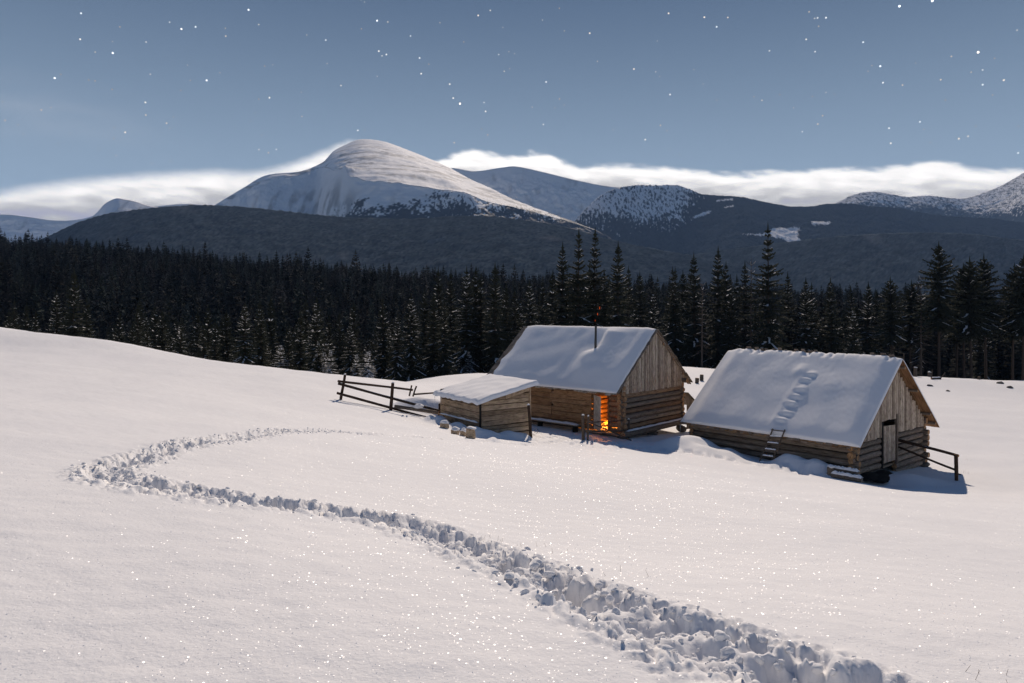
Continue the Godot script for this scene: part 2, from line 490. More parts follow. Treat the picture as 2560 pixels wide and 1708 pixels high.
func flat_mesh(v: PackedVector3Array, colors := PackedColorArray()) -> ArrayMesh:
	var n := PackedVector3Array()
	n.resize(v.size())
	for k in range(0, v.size(), 3):
		var c := (v[k + 2] - v[k]).cross(v[k + 1] - v[k]).normalized()
		n[k] = c
		n[k + 1] = c
		n[k + 2] = c
	var s := []
	s.resize(Mesh.ARRAY_MAX)
	s[Mesh.ARRAY_VERTEX] = v
	s[Mesh.ARRAY_NORMAL] = n
	if colors.size(): s[Mesh.ARRAY_COLOR] = colors
	var m := ArrayMesh.new()
	m.add_surface_from_arrays(Mesh.PRIMITIVE_TRIANGLES, s)
	return m


func grid_mesh(us: PackedFloat32Array, vs: PackedFloat32Array, place: Callable) -> ArrayMesh:
	var v := PackedVector3Array()
	var index := PackedInt32Array()
	for a in us:
		for b in vs:
			v.append(place.call(a, b))
	var n := vs.size()
	for i in us.size() - 1:
		for j in n - 1:
			var p := i * n + j
			index.append_array([p, p + n, p + 1, p + 1, p + n, p + n + 1])
	# face upwards whichever way the grid runs
	var way := 0.0
	for k in range(0, index.size(), 3):
		way += (v[index[k + 2]] - v[index[k]]).cross(v[index[k + 1]] - v[index[k]]).y
	if way < 0.0: index.reverse()
	return smooth_mesh(v, index)


# ---------------------------------------------------------------- sky
func make_sky() -> void:
	# clouds and stars are added over the gradient; u = 0 looks along -z
	var w := 4096
	var h := 2048
	var im := Image.create(w, h, false, Image.FORMAT_RGBA8)
	im.fill(Color(0, 0, 0, 0))
	var n := FastNoiseLite.new()
	n.seed = 5
	n.frequency = 1.0
	n.fractal_octaves = 4
	for i in range(-500, 500):
		var az := i * 360.0 / w
		var top := along(CLOUD_TOP, az)
		var bottom := along(CLOUD_BOTTOM, az)
		var left := 1.0 - smoothstep(-14.0, -9.0, az)
		for j in range(0, 190):
			var el := j * 180.0 / h
			var y := h / 2 - 1 - j
			var drift := n.get_noise_2d(az * 0.16, el * 1.1) * 0.24 * (1.0 - 0.85 * left) + n.get_noise_2d(az * 0.7 + el * 1.1, el * 1.2 + 40.0) * 0.22 * (1.0 - 0.6 * left)
			var edge := (top + drift - el) / lerpf(0.42, 0.85, left)
			var a := smoothstep(-0.3, 1.0, edge)
			if a <= 0.0: continue
			var t := clampf((top - el) / maxf(top - bottom, 0.8), 0.0, 1.0)
			var body := 1.0 - 0.55 * smoothstep(0.30, 1.0, t + n.get_noise_2d(az * 0.22 + 7.0, el * 0.8) * 0.35)
			body *= 0.92 + 0.24 * n.get_noise_2d(az * 0.35 + el * 0.6 - 20.0, el * 1.5) * smoothstep(0.05, 0.4, t)
			var want := Color(1.75, 1.68, 1.60) * body
			var sky := SKY_TOP.lerp(SKY_LOW, pow(1.0 - sin(deg_to_rad(el)), 4.0))
			var add := Color(maxf(want.r - sky.r, 0), maxf(want.g - sky.g, 0), maxf(want.b - sky.b, 0)) * (1.0 / COVER)
			if add.r + add.g + add.b <= 0.01: continue
			add = add.linear_to_srgb()
			im.set_pixel(posmod(i, w), y, Color(add.r, add.g, add.b, a))
	# a faint high veil on the left
	for i in range(-420, -190):
		for j in range(95, 200):
			var az := i * 360.0 / w
			var el := j * 180.0 / h
			var k := exp(-pow((el - 12.6 - (az + 36.0) * -0.08) / 1.6, 2.0)) * (1.0 - smoothstep(-36.0, -20.0, az)) * (0.6 + 0.6 * n.get_noise_2d(az * 0.15, el * 0.7 + 9.0))
			var was := im.get_pixel(posmod(i, w), h / 2 - 1 - j)
			if was.a == 0.0 and k > 0.01: im.set_pixel(posmod(i, w), h / 2 - 1 - j, Color(0.55, 0.5, 0.45, clampf(k * 0.16, 0, 1)))
	var m := ProceduralSkyMaterial.new()
	m.sky_top_color = SKY_TOP.linear_to_srgb()
	m.sky_horizon_color = SKY_LOW.linear_to_srgb()
	m.sky_curve = 0.15
	m.ground_bottom_color = Color(0.10, 0.10, 0.11).linear_to_srgb()
	m.ground_horizon_color = Color(0.16, 0.18, 0.20).linear_to_srgb()
	m.sky_cover_modulate = Color(COVER, COVER, COVER).linear_to_srgb()
	m.sky_cover = ImageTexture.create_from_image(im)
	m.sun_angle_max = 0.0
	var e := Environment.new()
	e.background_mode = Environment.BG_SKY
	e.sky = Sky.new()
	e.sky.sky_material = m
	e.tonemap_mode = Environment.TONE_MAPPER_LINEAR
	e.tonemap_exposure = 1.0
	e.sdfgi_enabled = true
	e.ssao_enabled = true
	e.ssil_enabled = true
	e.fog_enabled = true
	e.fog_density = 0.00008
	e.fog_light_color = Color(0.64, 0.79, 1.0)
	var we := WorldEnvironment.new()
	we.name = "world_environment"
	we.environment = e
	add_child(we)


# points of light far beyond the mountains
func make_stars() -> void:
	var r := RandomNumberGenerator.new()
	r.seed = 77
	var v := PackedVector3Array()
	for k in 6:
		v.append_array([Vector3.ZERO, Vector3(cos(k * TAU / 6), sin(k * TAU / 6), 0), Vector3(cos((k + 1) * TAU / 6), sin((k + 1) * TAU / 6), 0)])
	var places: Array[Transform3D] = []
	var tints := PackedColorArray()
	for k in STARS.size() + 900:
		var az := 0.0
		var el := 0.0
		var glow := 0.0
		if k < STARS.size():
			az = STARS[k].x
			el = STARS[k].y
			glow = [0.5, 0.8, 1.2, 2.2][int(STARS[k].z)]
		else:
			az = r.randf_range(-75.0, 75.0)
			el = rad_to_deg(asin(r.randf_range(0.13, 0.70)))
			glow = 0.13 + 0.5 * pow(r.randf(), 3.0)
			if el < 14.0 and el < along(CLOUD_TOP, clampf(az, -40, 39)) + 0.6: continue
		var d := Vector3(sin(deg_to_rad(az)) * cos(deg_to_rad(el)), sin(deg_to_rad(el)), -cos(deg_to_rad(az)) * cos(deg_to_rad(el)))
		var size := 11000.0 / 741.0 * (1.25 + 0.45 * minf(glow, 1.6))
		places.append(Transform3D(Basis.looking_at(d).scaled(Vector3.ONE * size * 0.5), d * 11000.0))
		var tint: Color = [Color(1, 0.96, 0.90), Color(0.86, 0.93, 1.0), Color(1, 0.87, 0.74), Color(0.95, 0.97, 1.0)][r.randi() % 4]
		var s := 0.30 + 1.2 * minf(glow, 2.0)
		tints.append(Color(tint.r * s, tint.g * s, tint.b * s))
	var m := StandardMaterial3D.new()
	m.shading_mode = BaseMaterial3D.SHADING_MODE_UNSHADED
	m.vertex_color_use_as_albedo = true
	scatter("sky_stars", flat_mesh(v), m, places, "stars scattered over the clear blue night sky", null, tints)


func along(line: Array, x: float) -> float:
	for i in line.size() - 1:
		if x <= line[i + 1].x:
			var t := clampf((x - line[i].x) / (line[i + 1].x - line[i].x), 0.0, 1.0)
			var p0: float = line[maxi(i - 1, 0)].y
			var p1: float = line[i].y
			var p2: float = line[i + 1].y
			var p3: float = line[mini(i + 2, line.size() - 1)].y
			return p1 + 0.5 * t * (p2 - p0 + t * (2.0 * p0 - 5.0 * p1 + 4.0 * p2 - p3 + t * (3.0 * (p1 - p2) + p3 - p0)))
	return line[line.size() - 1].y


# ---------------------------------------------------------------- mountains
func at_station(line: Array, s: float) -> Vector3:
	var i := clampi(int(s), 0, line.size() - 2)
	var t := s - i
	var p0: Vector3 = line[maxi(i - 1, 0)]
	var p1: Vector3 = line[i]
	var p2: Vector3 = line[i + 1]
	var p3: Vector3 = line[mini(i + 2, line.size() - 1)]
	return p1 + 0.5 * t * (p2 - p0 + t * (2.0 * p0 - 5.0 * p1 + 4.0 * p2 - p3 + t * (3.0 * (p1 - p2) + p3 - p0)))


# curves run from the far side over the crest to the foot nearest the eye; rows says how finely each band between two curves is cut
func range_mesh(curves: Array, rows: Array, columns: int, relief: float, seed_value: int, look: String, crest_row_jag := 0.0, patches := []) -> ArrayMesh:
	var f := FastNoiseLite.new()
	f.seed = seed_value
	f.frequency = 1.0
	f.fractal_octaves = 5
	f.fractal_gain = 0.55
	var v := PackedVector3Array()
	var tint := PackedColorArray()
	# even steps along the crest
	var crest: Array = curves[1]
	var stations := PackedFloat32Array()
	var lengths := PackedFloat32Array([0.0])
	var dense := 40
	for i in range(1, (crest.size() - 1) * dense + 1):
		lengths.append(lengths[i - 1] + at_station(crest, float(i) / dense).distance_to(at_station(crest, float(i - 1) / dense)))
	var k := 0
	for c in columns + 1:
		var want: float = lengths[lengths.size() - 1] * c / columns
		while k < lengths.size() - 2 and lengths[k + 1] < want: k += 1
		stations.append((k + clampf((want - lengths[k]) / maxf(lengths[k + 1] - lengths[k], 1e-4), 0.0, 1.0)) / dense)
	var n_rows := 1
	for r in rows: n_rows += r
	for c in columns + 1:
		var s := stations[c]
		var q: Array[Vector3] = []
		for line in curves: q.append(at_station(line, s))
		for b in rows.size():
			for r in range(0 if b == 0 else 1, rows[b] + 1):
				var t: float = float(r) / rows[b]
				var p := q[b].lerp(q[b + 1], t)
				var band: float = b + t
				# bend the bands into each other a little
				if b > 0 and b + 2 < q.size() and t > 0.7: p = p.lerp(q[b + 1].lerp(q[b + 2], 0.06), smoothstep(0.7, 1.0, t) * 0.5)
				var amount := smoothstep(0.0, 0.35, absf(band - 1.0))
				var big := f.get_noise_3d(p.x * 0.0021, p.z * 0.0021, 0.0)
				var small := f.get_noise_3d(p.x * 0.013, p.y * 0.013, p.z * 0.010)
				if look == "dome" and band > 1.0 and band < 2.05: small = 0.35 * small + 0.5 * f.get_noise_3d(p.x * 0.006 + p.y * 0.008, p.y * 0.03, p.z * 0.0016)
				p.y += relief * (big * 1.0 + small * 0.28) * amount
				p.z += relief * 0.8 * small * amount
				if crest_row_jag > 0.0: p.y += crest_row_jag * absf(f.get_noise_2d(p.x * 0.09, p.z * 0.05 + 7.0)) * 2.0
				if look == "dome":
					# a spur that runs down from the lip of the cap
					var e := Geometry2D.get_closest_point_to_segment(Vector2(p.x, p.z), Vector2(-610, -2690), Vector2(-860, -3120)) - Vector2(p.x, p.z)
					p.y += 26.0 * exp(-pow(e.length() / 46.0, 2.0)) + 10.0 * exp(-pow(e.length() / 18.0, 2.0))
				v.append(p)
				tint.append(hill_tint(look, p, band, f, patches))
	var index := PackedInt32Array()
	for c in columns:
		for r in n_rows - 1:
			var p := c * n_rows + r
			index.append_array([p, p + n_rows, p + 1, p + 1, p + n_rows, p + n_rows + 1])
	return smooth_mesh(v, index, tint)


func hill_tint(look: String, p: Vector3, band: float, f: FastNoiseLite, patches: Array) -> Color:
	var snow := Color(0.87, 0.86, 0.86)
	var wood_dark := Color(0.040, 0.050, 0.057)
	var rock := Color(0.10, 0.095, 0.09)
	if look == "forest":
		var g := f.get_noise_3d(p.x * 0.02, p.y * 0.02, p.z * 0.02)
		var c := wood_dark * (1.0 + 0.7 * g)
		var bare := smoothstep(0.30, 0.6, f.get_noise_3d(p.x * 0.004 + 30.0, p.y * 0.009, p.z * 0.003))
		c = c * (1.0 + 1.5 * f.get_noise_3d(p.x * 0.11, p.y * 0.13, p.z * 0.06))
		c = c.lerp(Color(0.14, 0.145, 0.15), bare * 0.4)
		c.a = 1.0
		return c
	if look == "dome":
		# wind combs the top: dark scoured grass and rock in long streaks down the slope
		var streak := f.get_noise_3d(p.x * 0.0045 + p.y * 0.006, p.y * 0.030, p.z * 0.0022)
		var bare := smoothstep(-0.02, 0.34, streak + f.get_noise_3d(p.x * 0.03, p.y * 0.05, p.z * 0.02) * 0.35) * smoothstep(1.0, 1.25, band) * (1.0 - smoothstep(1.85, 2.0, band))
		var c := snow.lerp(rock * 1.6, bare * 0.66)
		if band > 2.0:
			var gully := smoothstep(-0.12, 0.38, f.get_noise_3d(p.x * 0.013, p.y * 0.004, p.z * 0.004) + 0.5 * f.get_noise_3d(p.x * 0.004, p.y * 0.012, 9.0))
			c = c.lerp(rock * 1.4, gully * 0.62 * smoothstep(2.1, 2.5, band))
		var low := 1.0 - smoothstep(240.0, 400.0, p.y + 70.0 * f.get_noise_2d(p.x * 0.004, p.z * 0.004) - 40.0 * smoothstep(-500.0, -100.0, p.x))
		var wooded := smoothstep(-0.04, 0.10, f.get_noise_3d(p.x * 0.085, p.y * 0.05, p.z * 0.03) * 0.9 + f.get_noise_3d(p.x * 0.012, p.y * 0.02, 5.0) * 0.6 + low * 1.15 - 0.72)
		c = c.lerp(wood_dark, wooded)
		c.a = 1.0
		return c
	if look == "bare":
		var g := smoothstep(0.15, 0.5, f.get_noise_3d(p.x * 0.010, p.y * 0.004, p.z * 0.004))
		var c := snow.lerp(rock, g * 0.35)
		c.a = 1.0
		return c
	# "mixed": snow above, wood below, speckled between; clearings stay white
	var height: float = lerpf(patches[0].x, patches[0].y, smoothstep(patches[0].z, patches[0].w, p.x))
	var spread: float = patches[1]
	var up := (p.y - height) / spread + 0.9 * f.get_noise_3d(p.x * 0.0045, p.y * 0.006, 0.0)
	var speck := f.get_noise_3d(p.x * 0.10, p.y * 0.034, p.z * 0.016)
	var open := smoothstep(-0.14, 0.14, speck * 1.5 + 0.5 * f.get_noise_3d(p.x * 0.022 + p.y * 0.03, p.y * 0.010, 3.0) + clampf(up, -1.2, 0.30) - 0.10)
	var c := (wood_dark * (1.0 + 0.5 * speck)).lerp(snow, open)
	for k in range(2, patches.size()):
		var poly: PackedVector2Array = patches[k]
		var jag := Vector2(f.get_noise_2d(p.x * 0.05, p.y * 0.05) * 8.0, f.get_noise_2d(p.x * 0.09 + 40.0, p.y * 0.03) * 9.0)
		if Geometry2D.is_point_in_polygon(Vector2(p.x, p.y) + jag, poly): c = snow
	c.a = 1.0
	return c


func make_mountains() -> void:
	var main := [[Vector3(-1451.5, -100, -4600), Vector3(-1395.9, -100, -4600), Vector3(-1273.4, -100, -4620), Vector3(-1172.4, -100, -4640), Vector3(-1027.1, -100, -4700), Vector3(-946, -100, -4780), Vector3(-904.4, -100, -4850), Vector3(-847.2, -100, -4890), Vector3(-793.5, -100, -4900), Vector3(-730.9, -100, -4900), Vector3(-648.2, -100, -4900), Vector3(-547.6, -100, -4900), Vector3(-426.9, -100, -4920), Vector3(-328.4, -100, -4950), Vector3(-223.5, -100, -4900), Vector3(-119.7, -100, -4800), Vector3(51.5, -100, -4600), Vector3(242.6, -100, -4400)], [Vector3(-1451.5, 442.6, -3500), Vector3(-1395.9, 477.6, -3500), Vector3(-1273.4, 559.1, -3520), Vector3(-1172.4, 620.5, -3540), Vector3(-1027.1, 650.1, -3600), Vector3(-946, 705.7, -3680), Vector3(-904.4, 778.7, -3750), Vector3(-847.2, 822.7, -3790), Vector3(-793.5, 847.2, -3800), Vector3(-730.9, 849.4, -3800), Vector3(-648.2, 836, -3800), Vector3(-547.6, 800.2, -3800), Vector3(-426.9, 755, -3820), Vector3(-328.4, 715.6, -3850), Vector3(-223.5, 648.2, -3800), Vector3(-119.7, 565.9, -3700), Vector3(51.5, 463.2, -3500), Vector3(242.6, 368.8, -3300)], [Vector3(-1439.1, 431.9, -3480), Vector3(-1373.6, 466.1, -3475), Vector3(-1252.3, 546.1, -3490), Vector3(-1147.6, 601.5, -3490), Vector3(-1007.2, 627.7, -3545), Vector3(-924, 663.6, -3570), Vector3(-701.7, 534.5, -2960), Vector3(-582.4, 465.9, -2640), Vector3(-474.1, 426, -2480), Vector3(-367.5, 412.2, -2450), Vector3(-254.3, 399.6, -2470), Vector3(-169.1, 389.7, -2500), Vector3(-112.1, 375, -2540), Vector3(-38.1, 359.6, -2590), Vector3(53.7, 336.2, -2610), Vector3(163.1, 307.5, -2640), Vector3(275.9, 283.8, -2680), Vector3(360, 248, -2720)], [Vector3(-1379.1, 317.5, -3373.3), Vector3(-1294, 313.7, -3332.9), Vector3(-1159.4, 297, -3257.8), Vector3(-1043.2, 285.7, -3195.5), Vector3(-932.3, 280.4, -3221.2), Vector3(-867.6, 273.5, -3206.2), Vector3(-683.9, 226.4, -2672.6), Vector3(-548.7, 199.8, -2391.9), Vector3(-444, 182.9, -2253.3), Vector3(-347.5, 175.7, -2229.5), Vector3(-245.8, 172.7, -2258.5), Vector3(-155.2, 168.7, -2293.9), Vector3(-87.4, 161.3, -2285.3), Vector3(-6.9, 166.6, -2360), Vector3(91.9, 162.6, -2403), Vector3(195.6, 159.4, -2463.5), Vector3(306, 164.2, -2537.5), Vector3(392.6, 161.6, -2617.1)]]
	structure("mountain", range_mesh(main, [14, 110, 80], 620, 16.0, 11, "dome"), M.peak, "large rounded snow dome with wind-combed top, highest mountain of the skyline")
	var second := [[Vector3(-473.5, 811.8, -4600), Vector3(-365.3, 849.6, -4600), Vector3(-230, 830.7, -4600), Vector3(-67.6, 852.4, -4600), Vector3(27.1, 860.5, -4600), Vector3(175.9, 830.7, -4600), Vector3(419.4, 771.2, -4600), Vector3(608.8, 736, -4600), Vector3(771.2, 725.2, -4600), Vector3(1014.7, 703.5, -4600), Vector3(1285.3, 622.4, -4600)], [Vector3(-430.5, 393.6, -4181.8), Vector3(-328.8, 389.6, -4140), Vector3(-208, 391.6, -4160.9), Vector3(-60.8, 389.4, -4137), Vector3(24.3, 388.5, -4128.1), Vector3(159.1, 391.6, -4160.9), Vector3(385.4, 397.8, -4226.6), Vector3(564.5, 401.5, -4265.5), Vector3(717.1, 402.6, -4277.4), Vector3(948.8, 404.8, -4301.3), Vector3(1226.9, 413.3, -4390.9)]]
	structure("mountain", range_mesh(lofted(second, 900.0), [8, 90], 420, 22.0, 12, "bare"), M.peak, "shaded snow cirque under the cloud beyond the dome")
	var third := [[Vector3(223.2, 300.9, -3300), Vector3(316.4, 413.5, -3300), Vector3(407.6, 493.1, -3300), Vector3(516.4, 528, -3300), Vector3(630.9, 531.9, -3300), Vector3(735.7, 531.9, -3300), Vector3(801.7, 510.5, -3300), Vector3(844.4, 493.1, -3300), Vector3(929.8, 485.3, -3300), Vector3(1019.1, 479.5, -3300), Vector3(1104.5, 462, -3300), Vector3(1195.8, 444.5, -3300), Vector3(1250.1, 436.8, -3300), Vector3(1341.4, 438.7, -3300), Vector3(1401.5, 448.4, -3300), Vector3(1521.9, 448.4, -3300), Vector3(1613.1, 436.8, -3300), Vector3(1717.9, 430.9, -3300), Vector3(1826.6, 409.6, -3300), Vector3(1947, 394.1, -3300), Vector3(2129.5, 384.4, -3300), Vector3(2220.7, 372.7, -3300), Vector3(2280.9, 364.9, -3300), Vector3(2572.1, 330, -3300)], [Vector3(207.1, 108.1, -3061.9), Vector3(279.2, 102.8, -2912.3), Vector3(346.1, 98.9, -2801.7), Vector3(429.8, 96.9, -2746.6), Vector3(522.2, 96.4, -2731.7), Vector3(607, 96.1, -2722.7), Vector3(650.3, 94.5, -2676.9), Vector3(675.2, 93.1, -2638.8), Vector3(700.5, 87.7, -2486.1), Vector3(731.1, 83.6, -2367.3), Vector3(807.4, 85.1, -2412.2), Vector3(890.3, 86.7, -2457.1), Vector3(938.3, 87.4, -2477), Vector3(1004.8, 87.2, -2472), Vector3(1039.3, 86.4, -2447.1), Vector3(1128.5, 86.4, -2447.1), Vector3(1210.8, 87.4, -2477), Vector3(1297.3, 88, -2492), Vector3(1409.7, 89.9, -2546.8), Vector3(1526.2, 91.3, -2586.7), Vector3(1685.3, 92.2, -2611.7), Vector3(1777.6, 93.2, -2641.6), Vector3(1839.6, 93.9, -2661.6), Vector3(2144.4, 97.1, -2751.3)]]
	structure("ridge", range_mesh(lofted(third, 900.0), [8, 170], 760, 14.0, 13, "mixed", 5.0, [Vector4(360.0, 565.0, 640.0, 900.0), 90.0, PackedVector2Array([Vector2(858, 266), Vector2(921, 270), Vector2(969, 276), Vector2(1035, 302), Vector2(1088, 312), Vector2(1164, 311), Vector2(1112, 265), Vector2(1109, 245), Vector2(1052, 228), Vector2(1038, 253), Vector2(969, 268)]), PackedVector2Array([Vector2(1125, 251), Vector2(1194, 246), Vector2(1177, 236), Vector2(1147, 236)]), PackedVector2Array([Vector2(1245, 348), Vector2(1316, 340), Vector2(1291, 327), Vector2(1228, 327)]), PackedVector2Array([Vector2(743, 361), Vector2(807, 392), Vector2(846, 398), Vector2(826, 385), Vector2(763, 360)]), PackedVector2Array([Vector2(901, 416), Vector2(953, 430), Vector2(941, 421), Vector2(904, 412)]), PackedVector2Array([Vector2(891, 458), Vector2(973, 468), Vector2(965, 456), Vector2(893, 451)])]), M.hill, "dark wooded ridge with a white clearing and a snow-speckled shoulder")
	var fourth := [[Vector3(1990.6, 621.2, -4800), Vector3(2100.7, 660.7, -4800), Vector3(2213.6, 714.4, -4800), Vector3(2337.9, 734.1, -4800), Vector3(2479.1, 714.4, -4800), Vector3(2566.6, 700.2, -4800), Vector3(2690.8, 708.7, -4800), Vector3(2832, 694.6, -4800), Vector3(2939.3, 691.8, -4800), Vector3(3052.2, 725.6, -4800), Vector3(3184.9, 779.3, -4800), Vector3(3317.6, 855.5, -4800), Vector3(3515.3, 945.9, -4800), Vector3(3910.6, 1044.7, -4800)], [Vector3(1782.1, 353.9, -4297.3), Vector3(1842.2, 346.7, -4209.4), Vector3(1886.2, 336.8, -4090), Vector3(1970.6, 333.2, -4046), Vector3(2112.3, 336.8, -4090), Vector3(2203.7, 339.4, -4121.4), Vector3(2299.8, 337.9, -4102.5), Vector3(2439, 340.4, -4133.9), Vector3(2535.3, 341, -4140.2), Vector3(2584.8, 334.8, -4064.8), Vector3(2617.9, 324.9, -3945.4), Vector3(2609.7, 310.9, -3775.8), Vector3(2618, 294.4, -3574.7), Vector3(2733.2, 276.3, -3354.8)]]
	structure("mountain", range_mesh(lofted(fourth, 900.0), [8, 90], 420, 24.0, 14, "mixed", 3.0, [Vector4(640.0, 560.0, 2700.0, 3000.0), 110.0]), M.hill, "far snowy mountain rising beyond the wooded ridge")
	var fifth := [[Vector3(-4511.8, 550.6, -5200), Vector3(-3961.2, 611.8, -5200), Vector3(-3594.1, 636.2, -5200), Vector3(-3410.6, 620.9, -5200), Vector3(-3196.5, 593.4, -5200), Vector3(-2982.4, 611.8, -5200), Vector3(-2737.6, 709.6, -5200), Vector3(-2538.8, 691.3, -5200), Vector3(-2309.4, 709.6, -5200), Vector3(-2064.7, 697.4, -5200), Vector3(-1636.5, 672.9, -5200)], [Vector3(-4391.6, 416.8, -5061.5), Vector3(-3802.9, 411.1, -4992.2), Vector3(-3431.4, 408.8, -4964.5), Vector3(-3267.5, 410.3, -4981.8), Vector3(-3081.5, 412.8, -5013), Vector3(-2863.2, 411.1, -4992.2), Vector3(-2569.9, 402, -4881.4), Vector3(-2393.4, 403.7, -4902.2), Vector3(-2167.9, 402, -4881.4), Vector3(-1943.7, 403.1, -4895.3), Vector3(-1549.3, 405.4, -4923)]]
	structure("mountain", range_mesh(lofted(fifth, 900.0), [8, 80], 360, 30.0, 15, "bare"), M.peak, "far pale snow slopes below the flowing cloud bank")
	var sixth := [[Vector3(-3144.7, 207.1, -4400), Vector3(-2885.9, 346.8, -4400), Vector3(-2756.5, 401.2, -4400), Vector3(-2627.1, 452.9, -4400), Vector3(-2523.5, 504.7, -4400), Vector3(-2466.6, 548.7, -4400), Vector3(-2420, 600.5, -4400), Vector3(-2355.3, 634.1, -4400), Vector3(-2303.5, 628.9, -4400), Vector3(-2238.8, 616, -4400), Vector3(-2148.2, 587.5, -4400), Vector3(-2031.8, 574.6, -4400), Vector3(-1876.5, 584.9, -4400), Vector3(-1695.3, 569.4, -4400), Vector3(-1488.2, 517.6, -4400)], [Vector3(-3078.1, 139.3, -4306.8), Vector3(-2821.8, 275.9, -4302.3), Vector3(-2694.1, 328.9, -4300.5), Vector3(-2520.1, 322.8, -4220.8), Vector3(-2375.1, 316.7, -4141.2), Vector3(-2283.6, 311.5, -4073.5), Vector3(-2196.6, 305.4, -3993.9), Vector3(-2110.2, 301.5, -3942.1), Vector3(-2068, 302.1, -3950.1), Vector3(-2020, 303.6, -3970), Vector3(-1959.7, 306.9, -4013.8), Vector3(-1862.6, 308.5, -4033.7), Vector3(-1713.5, 307.2, -4017.8), Vector3(-1557.2, 309.1, -4041.7), Vector3(-1394, 315.2, -4121.3)]]
	structure("hill", range_mesh(lofted(sixth, 900.0), [8, 70], 300, 14.0, 16, "bare"), M.peak, "small steep snow knoll in front of the cloud bank")
	var seventh := [[Vector3(-1970.6, 70.6, -2000), Vector3(-1558.8, 94.1, -2000), Vector3(-1382.4, 129.4, -2000), Vector3(-1311.8, 158.8, -2000), Vector3(-1247.1, 187.1, -2000), Vector3(-1205.9, 207.1, -2000), Vector3(-1170.6, 222.4, -2000), Vector3(-1123.5, 237.6, -2000), Vector3(-1076.5, 248.2, -2000), Vector3(-970.6, 261.2, -2000), Vector3(-888.2, 267.1, -2000), Vector3(-817.6, 268.2, -2000), Vector3(-723.5, 263.5, -2000), Vector3(-617.6, 252.9, -2000), Vector3(-488.2, 238.8, -2000), Vector3(-382.4, 232.9, -2000), Vector3(-264.7, 231.8, -2000), Vector3(-158.8, 238.8, -2000), Vector3(-64.7, 238.8, -2000), Vector3(5.9, 231.8, -2000), Vector3(123.5, 214.1, -2000), Vector3(182.4, 200, -2000), Vector3(241.2, 182.4, -2000), Vector3(347.1, 157.6, -2000), Vector3(500, 129.4, -2000), Vector3(676.5, 94.1, -2000), Vector3(852.9, 58.8, -2000), Vector3(1088.2, 11.8, -2000), Vector3(1558.8, -47.1, -2000)], [Vector3(-1671.4, -39.9, -1696.4), Vector3(-1274.9, -38.5, -1635.7), Vector3(-1067.6, -36.3, -1544.6), Vector3(-963.3, -34.6, -1468.7), Vector3(-870.3, -32.8, -1395.8), Vector3(-810.5, -31.6, -1344.2), Vector3(-763.7, -30.7, -1304.7), Vector3(-710.8, -29.8, -1265.3), Vector3(-666.3, -29.1, -1237.9), Vector3(-584.6, -28.3, -1204.6), Vector3(-528.2, -28, -1189.4), Vector3(-485, -27.9, -1186.3), Vector3(-433.6, -28.2, -1198.5), Vector3(-378.6, -28.8, -1225.8), Vector3(-308.1, -29.7, -1262.2), Vector3(-244.2, -30.1, -1277.4), Vector3(-169.5, -30.1, -1280.5), Vector3(-100.2, -29.7, -1262.2), Vector3(-40.8, -29.7, -1262.2), Vector3(3.8, -30.1, -1280.5), Vector3(81.9, -31.2, -1326), Vector3(124.2, -32.1, -1362.4), Vector3(169.8, -33.1, -1408), Vector3(255.4, -34.6, -1471.7), Vector3(386.1, -36.3, -1544.6), Vector3(553.2, -38.5, -1635.7), Vector3(736.4, -40.6, -1726.8), Vector3(1005.6, -43.5, -1848.2), Vector3(1501.8, -73.7, -1926.9)]]
	structure("hill", range_mesh(lofted(seventh, 900.0), [8, 90], 640, 9.0, 17, "forest", 3.0), M.hill, "broad dark wooded hill below the snow dome")
	var eighth := [[Vector3(-33.1, 59.6, -2250), Vector3(99.3, 79.4, -2250), Vector3(297.8, 112.5, -2250), Vector3(430.1, 132.4, -2250), Vector3(509.6, 145.6, -2250), Vector3(615.4, 161.5, -2250), Vector3(721.3, 174.7, -2250), Vector3(827.2, 189.3, -2250), Vector3(933.1, 201.2, -2250), Vector3(1039, 210.4, -2250), Vector3(1158.1, 217.1, -2250), Vector3(1290.4, 218.4, -2250), Vector3(1422.8, 211.8, -2250), Vector3(1555.1, 195.9, -2250), Vector3(1886, 178.7, -2250), Vector3(2150.7, 158.8, -2250)], [Vector3(-30, -24, -2043.1), Vector3(88, -23.5, -1995.3), Vector3(253.6, -22.5, -1915.8), Vector3(357.1, -22, -1868), Vector3(415.8, -21.6, -1836.2), Vector3(491.8, -21.2, -1798), Vector3(566.2, -20.8, -1766.2), Vector3(636.5, -20.4, -1731.1), Vector3(706, -20, -1702.5), Vector3(775.9, -19.8, -1680.2), Vector3(856.6, -19.6, -1664.3), Vector3(952.7, -19.5, -1661.1), Vector3(1060.5, -19.7, -1677), Vector3(1185.5, -20.2, -1715.2), Vector3(1472.5, -20.7, -1756.6), Vector3(1724.8, -21.2, -1804.4)]]
	structure("ridge", range_mesh(lofted(eighth, 900.0), [8, 60], 420, 8.0, 18, "forest", 3.0), M.hill, "low dark wooded ridge below the white clearing")


func lofted(two: Array, deep: float) -> Array:
	var back := []
	var under := []
	for p in two[0]: back.append(Vector3(p.x, -150.0, p.z - deep))
	for p in two[1]: under.append(Vector3(p.x, minf(p.y - 150.0, -150.0), p.z + 420.0))
	return [back, two[0], two[1]] if two[1][0].y > 60.0 else [back, two[0], two[1]]


